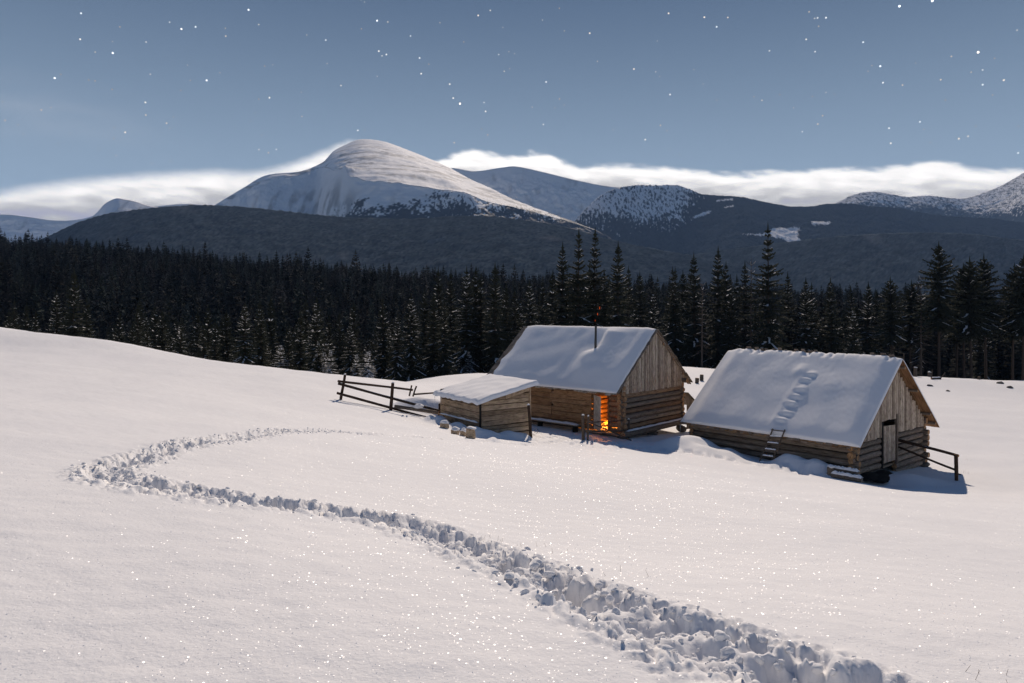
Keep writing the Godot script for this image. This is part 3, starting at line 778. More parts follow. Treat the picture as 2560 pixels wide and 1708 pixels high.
# ---------------------------------------------------------------- spruces
# returns [trunk, crown, snow] for a tree 18 m tall
func spruce(seed_value: int, kind: String, coarse := false) -> Array:
	var r := RandomNumberGenerator.new()
	r.seed = seed_value
	var tall := 18.0
	var wide := r.randf_range(3.0, 3.7)
	var bare := 0.06
	var rows := 46
	var ragged := 0.18
	var white := 0.16
	if kind == "tall":
		bare = 0.42
		wide = r.randf_range(3.1, 3.8)
		ragged = 0.34
		white = 0.12
	if kind == "spire":
		ragged = 0.30
		wide = 3.9
	if kind == "small":
		wide = 5.2
		rows = 22
		white = 0.75
		bare = 0.0
	if kind == "snowy":
		white = 0.42
	if kind == "dead":
		rows = 26
		bare = 0.2
		wide = 2.1
	if coarse: rows = 30
	var crown := PackedVector3Array()
	var snow := PackedVector3Array()
	var wood_v := PackedVector3Array()
	var lean := Vector3(r.randf_range(-0.25, 0.25), 0, r.randf_range(-0.25, 0.25))
	var gap := r.randf_range(0.3, 0.8)
	for w in rows:
		var t := (w + r.randf() * 0.7) / rows                   # 0 at the lowest whorl, 1 at the tip
		t = clampf(t + r.randf_range(-0.6, 0.6) / rows, 0.0, 0.995)
		var y := lerpf(bare, 0.97, t) * tall
		var profile := pow(1.0 - t, 0.80)
		if kind == "spire": profile = lerpf(pow(1.0 - t, 0.6) * 0.95, pow(1.0 - t, 0.9) * 0.55 + 0.03, smoothstep(0.62, 0.80, t))
		if kind == "tall": profile = (1.0 - pow(t, 2.2)) * 0.85 * smoothstep(-0.2, 0.25, t) + 0.04
		if kind == "dead": profile = 0.35 + 0.6 * (1.0 - t)
		var reach := wide * (profile + 0.03)
		var n := 6
		if kind == "small": n = 8
		if kind == "dead": n = 4
		for b in n:
			if r.randf() < ragged * 0.45: continue
			var turn := (b + r.randf()) * TAU / n + w * 1.3
			var dir := Vector3(cos(turn), 0, sin(turn))
			var across := Vector3(-dir.z, 0, dir.x)
			var L := reach * r.randf_range(1.0 - ragged * 1.6, 1.0 + ragged * 0.5)
			if L < 0.12: L = 0.12
			var rise := lerpf(-0.12, 0.75, t * t) + r.randf_range(-0.1, 0.1)
			var sag := lerpf(0.50, 0.15, t)
			var m := clampi(int(L / 0.42) + 1, 2, 6) if not coarse else 2
			var p0 := lean * y / tall + Vector3(0, y, 0)
			var spine: Array[Vector3] = []
			for j in m + 1:
				var s := float(j) / m
				spine.append(p0 + dir * L * s * (1.0 - 0.06 * s) + Vector3(0, L * (rise * s - sag * s * s + 0.22 * s * s * s * s), 0) + across * r.randf_range(-0.05, 0.05) * L)
			if kind == "dead":
				for j in m:
					stick(wood_v, spine[j], spine[j + 1], 0.028, 0.018)
				if r.randf() < 0.5:
					for j in m: ribbon(snow, spine[j] + Vector3(0, 0.03, 0), spine[j + 1] + Vector3(0, 0.03, 0), across * 0.05)
				continue
			for j in m:
				var s := (j + 0.5) / m
				var half := (0.17 + 0.30 * (1.0 - s) * minf(L, 2.2) * 0.55) * r.randf_range(0.7, 1.25)
				if coarse: half *= 1.9
				half = minf(half, 0.10 + 0.42 * L)
				var a := spine[j]
				var c := spine[j + 1]
				var mid := a.lerp(c, 0.6) + dir * 0.12
				var droop := Vector3(0, -half * r.randf_range(0.25, 0.8), 0)
				crown.append_array([a, c + dir * 0.06, mid + across * half + droop, a, mid - across * half + droop, c + dir * 0.06])
				if not coarse or j == 0:
					var hang := Vector3(r.randf_range(-0.06, 0.06), -half * r.randf_range(0.7, 1.5), r.randf_range(-0.06, 0.06))
					crown.append_array([a + across * 0.05, c - across * 0.05, a.lerp(c, 0.5) + hang])
			if r.randf() < white and L > 0.4:
				var from := 0.25 + r.randf() * 0.3
				for j in m:
					if float(j) / m < from - 0.2 and kind != "small": continue
					var s := float(j) / m
					var half := (0.08 + 0.11 * (1.0 - s)) * r.randf_range(0.6, 1.3) * (1.0 if kind != "small" else 2.4)
					ribbon(snow, spine[j] + Vector3(0, 0.05, 0), spine[j + 1] + Vector3(0, 0.05, 0), across * half)
	if kind != "dead":
		for q in 5:      # the leader
			var turn := q * TAU / 5.0
			var w := Vector3(cos(turn), 0, sin(turn)) * 0.16
			crown.append_array([lean + Vector3(0, tall * 1.02, 0), lean + Vector3(0, tall * 0.945, 0) + w, lean + Vector3(0, tall * 0.94, 0) + w.rotated(Vector3.UP, 0.9)])
	var seg := 7
	for j in seg:
		var y0 := tall * j / seg
		var y1 := tall * (j + 1) / seg
		stick(wood_v, lean * y0 / tall + Vector3(0, y0 - (1.5 if j == 0 else 0.0), 0), lean * y1 / tall + Vector3(0, y1, 0), 0.20 * (1.0 - 0.93 * y0 / tall), 0.20 * (1.0 - 0.93 * y1 / tall), 7)
	if kind == "tall":
		# broken dead stubs on the bare trunk
		for j in 22:
			var y := r.randf_range(0.10, bare + 0.05) * tall
			var turn := r.randf() * TAU
			var p := lean * y / tall + Vector3(0, y, 0)
			stick(wood_v, p, p + Vector3(cos(turn), r.randf_range(-0.35, 0.05), sin(turn)) * r.randf_range(0.25, 1.1), 0.022, 0.008)
	return [flat_mesh(wood_v), flat_mesh(crown) if crown.size() else null, flat_mesh(snow) if snow.size() else null]


func stick(v: PackedVector3Array, a: Vector3, b: Vector3, ra: float, rb: float, n := 3) -> void:
	var d := (b - a).normalized()
	var s := d.cross(Vector3(0.31, 0.2, 0.93)).normalized()
	var t := d.cross(s)
	for k in n:
		var p := s * cos(k * TAU / n) + t * sin(k * TAU / n)
		var q := s * cos((k + 1) * TAU / n) + t * sin((k + 1) * TAU / n)
		v.append_array([a + p * ra, b + p * rb, a + q * ra, a + q * ra, b + p * rb, b + q * rb])


func ribbon(v: PackedVector3Array, a: Vector3, b: Vector3, half: Vector3) -> void:
	v.append_array([a - half, b - half * 0.8, a + half, a + half, b - half * 0.8, b + half * 0.8])


var kinds := ["dense", "dense", "dense", "snowy", "tall", "spire", "dead", "small", "tall"]
var spruces := {}

func make_trees() -> void:
	for k in 9:
		var made := []
		for q in (3 if k < 6 else 2):
			var root := Node3D.new()
			var s := spruce(100 + k * 10 + q, kinds[k])
			part("trunk", s[0], M.dead if k == 6 else M.trunk, root)
			if s[1]: part("crown", s[1], M.needle, root).set_meta("kind", "stuff")
			if s[2]: part("snow", s[2], M.tree_snow, root).set_meta("kind", "stuff")
			made.append(root)
		spruces[k] = made
	var spots := [[27.9, -128, 19, 1], [31.3, -135, 19.9, 0], [31.1, -126, 21.2, 2], [34.4, -124, 21.9, 2], [37.3, -130, 20.8, 0], [42.5, -140, 20.2, 1], [39.7, -126, 20.4, 1], [39.9, -124, 20.8, 6], [40.9, -118, 25, 5], [49.3, -132, 20, 2], [49.2, -124, 18, 3], [51.7, -128, 17.8, 1], [54.4, -126, 18.4, 0], [64.2, -140, 19, 2], [62.3, -130, 18.6, 3], [64.7, -126, 19.1, 4], [69.8, -130, 19.1, 4], [69.6, -126, 19.5, 6], [71.5, -124, 24.7, 8], [78, -130, 20.7, 4], [76.9, -126, 21.5, 8], [76.9, -124, 22.3, 4], [80.7, -126, 23.1, 4], [85.1, -126, 21.4, 4], [84.9, -123, 22.4, 8], [52.7, -114, 12.1, 3], [28.7, -112, 13.8, 6], [66.5, -135, 17.6, 0], [-9.9, -100, 16.8, 0], [-9.6, -115, 19.2, 1], [-5.7, -92, 14.6, 3], [-4.9, -96, 15.2, 0], [-4, -94, 14.1, 1], [-2.1, -90, 14.2, 2], [0.4, -95, 11.7, 1], [2.3, -92, 12.1, 3], [6, -112, 16.1, 0], [6.6, -98, 17.4, 2], [8.4, -95, 18.5, 5], [10.7, -97, 18.7, 5], [12.6, -100, 13.6, 1], [13.7, -96, 16.6, 2], [18.8, -120, 17.2, 1], [20.8, -120, 16.2, 0], [26.7, -122, 17.6, 5], [22.4, -118, 13, 3], [-10.8, -80, 9.7, 3], [-10.5, -90, 12, 0], [-0.7, -92, 11.3, 0], [-12.1, -78, 7.6, 3], [-8.9, -84, 10.2, 2], [-7.5, -82, 8.7, 1], [-5.2, -90, 3.8, 7], [-13.7, -70, 3.4, 7], [-6.4, -92, 3.7, 7], [-12, -62, 2.7, 7], [-13.2, -63, 2.5, 7], [-16.2, -64, 2.8, 7], [-42.7, -72, 9.7, 2], [-23.9, -66, 7.3, 3], [-23.1, -68, 7.1, 2], [-29.5, -66, 4.9, 3], [-16.7, -64, 4, 3], [-15.2, -62, 2.7, 7], [-20, -64, 3.2, 7], [-54.7, -85, 8.3, 0], [-54.3, -80, 7.1, 1], [-47.7, -90, 10.2, 0], [-38.5, -75, 6, 2], [-35.5, -72, 5.3, 1], [-37.8, -80, 8.9, 0], [-40.3, -95, 12.1, 1], [-32, -80, 8.5, 2], [-32.7, -85, 10.7, 0], [-23.6, -78, 8, 2], [-24.3, -85, 10.1, 0], [-18.6, -80, 9.2, 1], [-16.1, -74, 6.8, 3], [-31.1, -95, 14.2, 0], [-27.8, -100, 14.9, 1]]          # x, z, height, kind
	var all: Array[Dictionary] = []
	for s in spots:
		var k := int(s[3])
		all.append({"x": s[0], "z": s[1], "h": s[2], "k": k, "named": true})
	# the ones behind and between them
	var r := RandomNumberGenerator.new()
	r.seed = 4242
	var tries := 0
	while all.size() < 262 and tries < 9000:
		tries += 1
		var z := -r.randf_range(64.0, 150.0)
		var x := z * -r.randf_range(-0.74, 0.74)
		var ahead := x / -z
		var y := ground(x, z)
		var nearest := 122.0
		if ahead < -0.25: nearest = 70.0
		elif ahead < -0.12: nearest = 76.0
		elif ahead < 0.05: nearest = 88.0
		elif ahead < 0.15: nearest = 100.0
		elif ahead < 0.32: nearest = 116.0
		if -z < nearest or y > -4.2: continue
		var clear := true
		for o in all:
			var dx: float = o.x - x
			var dz: float = o.z - z
			if dx * dx + dz * dz < 6.5: clear = false
		if not clear: continue
		var h := r.randf_range(11.0, 17.5)
		if ahead < -0.1: h = clampf((-y) * 0.62 + r.randf_range(0.5, 4.5), 3.5, 15.5)
		var k: int = [0, 1, 2, 3][r.randi() % 4]
		if ahead > 0.40 and r.randf() < 0.6: k = [4, 8][r.randi() % 2]
		all.append({"x": x, "z": z, "h": h, "k": k, "named": false})
	all.sort_custom(func(a, b): return a.x / -a.z < b.x / -b.z)
	var counts := {}
	for o in all:
		var ahead: float = o.x / -o.z
		var place := "beyond the open rise"
		if ahead > -0.17: place = "behind fence and shed"
		if ahead > -0.01: place = "behind the cabin roof"
		if ahead > 0.17: place = "between both roofs"
		if ahead > 0.30: place = "behind the barn roof"
		if ahead > 0.53: place = "in the row past the barn"
		var looks: String = ["dense dark spruce", "full dark spruce", "narrow dark spruce", "spruce with snowy boughs", "spruce with bare lower trunk", "spruce with thin ragged tip", "dead bare spruce with snowy twigs", "little fir thick with snow", "sparse spruce with bare trunk"][o.k]
		var size: String = ""
		if o.k < 6: size = "tallest " if o.h > 24.0 else "tall " if o.h > 17.0 else "short " if o.h < 8.0 else ""
		var key: String = size + looks + place
		counts[key] = counts.get(key, 0) + 1
		o.nth = counts[key]
		o.key = key
		o.label = size + looks
		o.place = place
	for o in all:
		var proto: Node3D = spruces[o.k][(int(absf(o.x) * 10.0) + int(o.nth)) % spruces[o.k].size()]
		var t: Node3D = proto.duplicate()
		t.name = numbered("dead_tree" if o.k == 6 else "fir_tree" if o.k == 7 else "spruce_tree")
		add_child(t)
		var scale_by: float = o.h / (18.0 if o.k != 7 else 17.2)
		t.position = Vector3(o.x, ground(o.x, o.z) - 0.1, o.z)
		var thin: float = clampf(0.80 + 0.22 * (14.0 / o.h), 1.05, 1.3)
		t.rotation.y = fmod(absf(o.x * 37.7 + o.z * 11.3), TAU)
		t.scale = Vector3(scale_by * thin, scale_by, scale_by * thin)
		var label: String = o.label
		if counts[o.key] > 1: label += ", " + ordinal(o.nth) + " from the left"
		label += " " + o.place
		tag(t, label, "tree", "trees at the edge of the clearing")
	for k in spruces:
		for o in spruces[k]: o.free()
	# the woods that cover the slopes behind
	var far := []
	for q in 3: far.append(spruce(900 + q, "dense", true))
	var places := [[], [], []]
	var tints := [PackedColorArray(), PackedColorArray(), PackedColorArray()]
	var step := 4.3
	var zz := -118.0
	while zz > -560.0:
		var xx := zz * 0.80
		while xx < -zz * 0.80:
			var x := xx + r.randf_range(-1.8, 1.8)
			var z := zz + r.randf_range(-1.8, 1.8)
			xx += step
			if -z < 150.0 and r.randf() < 0.35: continue
			if -z < 128.0 and x / -z > -0.05: continue
			var q := r.randi() % 3
			var h := r.randf_range(0.62, 1.02) * (1.0 + 0.18 * noise_b.get_noise_2d(x * 0.05, z * 0.05)) * 20.0
			if -z < 170.0: h *= 0.72
			if r.randf() < 0.04: h *= 1.22
			var b := Basis(Vector3.UP, r.randf() * TAU).scaled(Vector3(h / 18.0 * 1.15, h / 18.0, h / 18.0 * 1.15))
			places[q].append(Transform3D(b, Vector3(x, ground(x, z) - 0.5, z)))
			var g := 0.45 + 1.2 * pow(r.randf(), 1.7)
			tints[q].append(Color(g * r.randf_range(0.9, 1.25), g, g * r.randf_range(0.85, 1.1)))
		zz -= step
	for q in 3:
		var typed: Array[Transform3D] = []
		typed.assign(places[q])
		scatter("spruce_forest", far[q][1], M.needle_far, typed, "dense dark spruce forest covering the slopes behind the clearing", null, tints[q])


func ordinal(n: int) -> String:
	var names := ["first", "second", "third", "fourth", "fifth", "sixth", "seventh", "eighth", "ninth", "tenth", "eleventh", "twelfth", "thirteenth", "fourteenth", "fifteenth", "sixteenth", "seventeenth", "eighteenth", "nineteenth", "twentieth"]
	if n <= 20: return names[n - 1]
	var tens: String = ["", "", "twenty", "thirty", "forty", "fifty", "sixty", "seventy"][n / 10]
	return tens + "-" + names[n % 10 - 1] if n % 10 else (["", "", "twentieth", "thirtieth", "fortieth", "fiftieth", "sixtieth", "seventieth"][n / 10])


# ---------------------------------------------------------------- timber
func make_shapes() -> void:
	# a round log: length 1 along x, radius 1; bark on surface 0, sawn ends on surface 1
	for q in 6:
		var r := RandomNumberGenerator.new()
		r.seed = 60 + q
		var pole := q >= 4
		var sides := 8 if pole else 12
		var rings := 7
		var v := PackedVector3Array()
		var uv := PackedVector2Array()
		var index := PackedInt32Array()
		var knots := PackedFloat32Array()
		for k in sides: knots.append(r.randf_range(-0.05, 0.05))
		for i in rings:
			var x := float(i) / (rings - 1)
			var bend := Vector2(sin(x * 4.0 + q), cos(x * 3.1 + q * 2)) * (0.05 if not pole else 0.25)
			var swell := 1.0 + 0.05 * sin(x * 5.0 + q * 1.7) - 0.04 * x
			for k in sides + 1:
				var a := k * TAU / sides
				var rr := swell * (1.0 + knots[k % sides] + r.randf_range(-0.02, 0.02) * (0.0 if k == sides or k == 0 else 1.0))
				v.append(Vector3(x, cos(a) * rr + bend.x, sin(a) * rr + bend.y))
				uv.append(Vector2(x * 1.4 + q * 0.37, k / float(sides) * 0.55 + q * 0.21))
		for i in rings - 1:
			for k in sides:
				var p := i * (sides + 1) + k
				index.append_array([p, p + sides + 1, p + 1, p + 1, p + sides + 1, p + sides + 2])
		var m := smooth_mesh(v, index, PackedColorArray(), uv)
		var cap := PackedVector3Array()
		for end in 2:
			var o := (rings - 1) * (sides + 1) if end else 0
			var mid := Vector3.ZERO
			for k in sides: mid += v[o + k] / sides
			for k in sides:
				if end: cap.append_array([mid, v[o + k + 1], v[o + k]])
				else: cap.append_array([mid, v[o + k], v[o + k + 1]])
		var s := []
		s.resize(Mesh.ARRAY_MAX)
		s[Mesh.ARRAY_VERTEX] = cap
		var cn := PackedVector3Array()
		var cuv := PackedVector2Array()
		for k in cap.size():
			cn.append(Vector3.RIGHT if k >= cap.size() / 2 else Vector3.LEFT)
			cuv.append(Vector2(cap[k].y * 0.05, cap[k].z * 0.12 + 0.3))
		s[Mesh.ARRAY_NORMAL] = cn
		s[Mesh.ARRAY_TEX_UV] = cuv
		m.add_surface_from_arrays(Mesh.PRIMITIVE_TRIANGLES, s)
		if pole: pole_meshes.append(m)
		else: log_meshes.append(m)
	for q in 5:
		box_meshes.append(prism(1.0, 1.0, 1.0, 1.0, q))
	for q in 6:
		lump_meshes.append(lump(300 + q))


# a board of length 1 along x, thick in z, tall in y; the end at +x is cut from h0 (low side) to h1
func prism(length0: float, length1: float, tall: float, thick: float, q: int) -> ArrayMesh:
	var y := tall * 0.5
	var z := thick * 0.5
	var e := [Vector3(0, -y, -z), Vector3(length0, -y, -z), Vector3(length1, y, -z), Vector3(0, y, -z), Vector3(0, -y, z), Vector3(length0, -y, z), Vector3(length1, y, z), Vector3(0, y, z)]
	var faces := [[4, 5, 6, 7], [1, 0, 3, 2], [3, 7, 6, 2], [0, 1, 5, 4], [5, 1, 2, 6], [0, 4, 7, 3]]
	var v := PackedVector3Array()
	var uv := PackedVector2Array()
	var n := PackedVector3Array()
	var longest := maxf(length0, length1)
	for f in faces:
		var c: Vector3 = (e[f[2]] - e[f[0]]).cross(e[f[1]] - e[f[0]]).normalized() * -1.0
		for k in [0, 2, 1, 0, 3, 2]:
			var p: Vector3 = e[f[k]]
			v.append(p)
			n.append(c)
			uv.append(Vector2(p.x / longest * 0.8 + q * 0.31, (p.y / tall + 0.5) * 0.16 + (p.z / thick) * 0.03 + q * 0.193))
	var s := []
	s.resize(Mesh.ARRAY_MAX)
	s[Mesh.ARRAY_VERTEX] = v
	s[Mesh.ARRAY_NORMAL] = n
	s[Mesh.ARRAY_TEX_UV] = uv
	var m := ArrayMesh.new()
	m.add_surface_from_arrays(Mesh.PRIMITIVE_TRIANGLES, s)
	return m


func lump(seed_value: int) -> ArrayMesh:
	var f := FastNoiseLite.new()
	f.seed = seed_value
	f.frequency = 0.9
	f.fractal_octaves = 3
	var v := PackedVector3Array()
	var index := PackedInt32Array()
	var rings := 10
	var sides := 14
	# a broken chunk: planes cut from a ball, roughened
	var r := RandomNumberGenerator.new()
	r.seed = seed_value
	var cuts: Array[Vector3] = []
	for k in 9: cuts.append(Vector3(r.randfn(), r.randfn(), r.randfn()).normalized() / r.randf_range(0.62, 1.0))
	for i in rings + 1:
		for k in sides:
			var a := k * TAU / sides
			var b := PI * i / rings
			var d := Vector3(sin(b) * cos(a), cos(b), sin(b) * sin(a))
			var far := 1.15
			for c in cuts:
				var q := d.dot(c)
				if q > 0.01: far = minf(far, 1.0 / q)
			v.append(d * (far + 0.22 * f.get_noise_3dv(d * 1.6) + 0.10 * f.get_noise_3dv(d * 4.5)) * Vector3(1, 0.8, 1))
	for i in rings:
		for k in sides:
			var p := i * sides + k
			var q := i * sides + (k + 1) % sides
			index.append_array([p, p + sides, q, q, p + sides, q + sides])
	return smooth_mesh(v, index)


# a straight piece from a to b
func log_between(called: String, parent: Node3D, a: Vector3, b: Vector3, r: float, m: Material, q: int, ends: Material = null) -> MeshInstance3D:
	var o := MeshInstance3D.new()
	o.name = called
	o.mesh = log_meshes[absi(q) % log_meshes.size()] if r > 0.07 else pole_meshes[absi(q) % pole_meshes.size()]
	var x := b - a
	var up := Vector3.UP if absf(x.normalized().y) < 0.9 else Vector3.RIGHT
	var z := x.cross(up).normalized()
	var y := z.cross(x).normalized()
	var roll := Basis(x.normalized(), q * 1.7)
	o.transform = Transform3D(Basis(x, roll * y * r, roll * z * r), a)
	o.set_surface_override_material(0, m)
	o.set_surface_override_material(1, ends if ends else M.cut)
	parent.add_child(o, true)
	return o


# a board: its long axis, its broad side and its thickness as vectors
func board(called: String, parent: Node3D, from: Vector3, along_it: Vector3, across: Vector3, thick: Vector3, m: Material, q: int) -> MeshInstance3D:
	var o := part(called, box_meshes[absi(q) % box_meshes.size()], m, parent)
	o.transform = Transform3D(Basis(along_it, across, thick), from)
	return o


func snow_heap(called: String, parent: Node3D, mid: Vector3, size: Vector3, q: int) -> MeshInstance3D:
	var o := part(called, lump_meshes[q % lump_meshes.size()], M.snow, parent)
	o.transform = Transform3D(Basis.from_scale(size), mid)
	return o


# a soft bar of snow lying on something narrow
func snow_bar(called: String, parent: Node3D, a: Vector3, b: Vector3, wide: Vector3, tall: float, q: int) -> MeshInstance3D:
	var us := PackedFloat32Array()
	for i in 25: us.append(i / 24.0)
	var vs := PackedFloat32Array()
	for i in 9: vs.append(i / 8.0)
	return part(called, grid_mesh(us, vs, func(u, v):
		var e: float = clampf(minf(u, 1.0 - u) * 14.0, 0.0, 1.0)
		var h: float = tall * pow(sin(PI * v), 0.5) * sqrt(e) * (0.75 + 0.5 * noise_b.get_noise_2d(u * 9.0 + q * 5.0, v * 1.5))
		return a.lerp(b, u) + wide * (v - 0.5) * (0.85 + 0.2 * noise_b.get_noise_2d(u * 7.0, q * 3.0)) + Vector3(0, h, 0)), M.snow, parent)


# snow on a gable roof: x along the ridge from -length to 0, z from 0 (front eave) to -span (rear eave)
func roof_snow(parent: Node3D, length: float, span: float, eave: float, ridge: float, depth: Callable, left_edge: Callable) -> void:
	var us := PackedFloat32Array([0.0, 0.002, 0.005, 0.010, 0.018])
	for i in range(1, 120): us.append(0.018 + 0.964 * i / 120.0)
	us.append_array([0.982, 0.990, 0.995, 0.998, 1.0])
	var vs := PackedFloat32Array([0.0, 0.003, 0.007, 0.013, 0.022])
	for i in range(1, 110): vs.append(0.022 + 0.956 * i / 110.0)
	vs.append_array([0.978, 0.987, 0.993, 0.997, 1.0])
	var slope := atan2(ridge - eave, span * 0.5)
	part("roof_snow", grid_mesh(us, vs, func(u, v):
		var x0: float = -length + left_edge.call(v)
		var x: float = lerpf(x0, 0.0, u)
		var z: float = -span * v
		var side: float = 1.0 - 2.0 * v                        # +1 front eave, -1 rear eave
		var bend: float = clampf(side / 0.05, -1.0, 1.0)       # rounds the ridge
		var h: float = lerpf(ridge, eave, sqrt(side * side + 0.0004) - 0.0)
		var n := Vector3(0, cos(slope), sin(slope) * bend).normalized()
		var ex: float = minf(u, 1.0 - u) * length
		var ez: float = minf(v, 1.0 - v) * span
		var edge: float = sqrt(clampf(1.0 - pow(1.0 - clampf(ex / 0.07, 0.0, 1.0), 2.0), 0.0, 1.0)) * sqrt(clampf(1.0 - pow(1.0 - clampf(ez / 0.08, 0.0, 1.0), 2.0), 0.0, 1.0))
		var t: float = depth.call(x, v) * edge * (0.5 + 0.5 * smoothstep(-0.1, 0.75, ex)) * (0.62 + 0.38 * smoothstep(-0.1, 0.6, ez))
		return Vector3(x, h, z) + n * (t + 0.004)), M.snow, parent)
# ---------------------------------------------------------------- the log cabin
func pick(list: Array, q: int): return list[(q * 7 + q / 3) % list.size()]


func roof_height(z: float, span: float, eave: float, ridge: float) -> float:
	return lerpf(ridge, eave, absf(2.0 * -z / span - 1.0))


# upright boards that fill a gable in the plane x; each is cut to the roof slope, or left square and short
func gable_boards(parent: Node3D, x: float, z0: float, z1: float, bottom: float, span: float, eave: float, ridge: float, mats: Array, square: bool, skip0: float, skip1: float, skip_to: float, seed_value: int) -> void:
	var r := RandomNumberGenerator.new()
	r.seed = seed_value
	var z := z0
	var q := seed_value
	while z < z1 - 0.03:
		var w := minf(r.randf_range(0.17, 0.29), z1 - z)
		var a := roof_height(z, span, eave, ridge) - 0.05
		var b := roof_height(z + w, span, eave, ridge) - 0.05
		var low := bottom + r.randf_range(-0.03, 0.03)
		if z + w * 0.5 > skip0 and z + w * 0.5 < skip1: low = skip_to + r.randf_range(-0.02, 0.02)
		if square and z + w * 0.5 < -span * 0.56:
			a = minf(a, b) - r.randf_range(0.02, 0.16)
			b = a
		var o := MeshInstance3D.new()
		o.name = "gable_board"
		q += 1
		o.mesh = prism(maxf(a - low, 0.05), maxf(b - low, 0.05), w - r.randf_range(0.016, 0.048), 0.028, q)
		o.material_override = pick(mats, q)
		o.transform = Transform3D(Basis(Vector3.UP, Vector3(0, 0, 1), Vector3.RIGHT), Vector3(x + r.randf_range(-0.008, 0.012), low, z + w * 0.5))
		o.rotate_object_local(Vector3(0, 0, 1), r.randf_range(-0.008, 0.008))
		parent.add_child(o, true)
		z += w


func roof_boards(parent: Node3D, length: float, span: float, eave: float, ridge: float, mats: Array, seed_value: int) -> void:
	var r := RandomNumberGenerator.new()
	r.seed = seed_value
	var rise := ridge - eave
	for side in [1, -1]:
		var x := -length
		var q := seed_value
		while x < -0.01:
			var w := minf(r.randf_range(0.24, 0.34), -x)
			if -x - w < 0.1: w = -x
			var down := Vector3(0, -rise, side * span * 0.5)
			var over := r.randf_range(0.0, 0.03)
			var n := down.cross(Vector3.RIGHT).normalized()
			if n.y < 0: n = -n
			q += 1
			board("roof_board", parent, Vector3(x + w * 0.5, ridge, -span * 0.5) - n * 0.022, down * (1.0 + over), Vector3(w - 0.001, 0, 0) * (1.0 if side < 0 else -1.0), n * 0.034, pick(mats, q), q)
			x += w


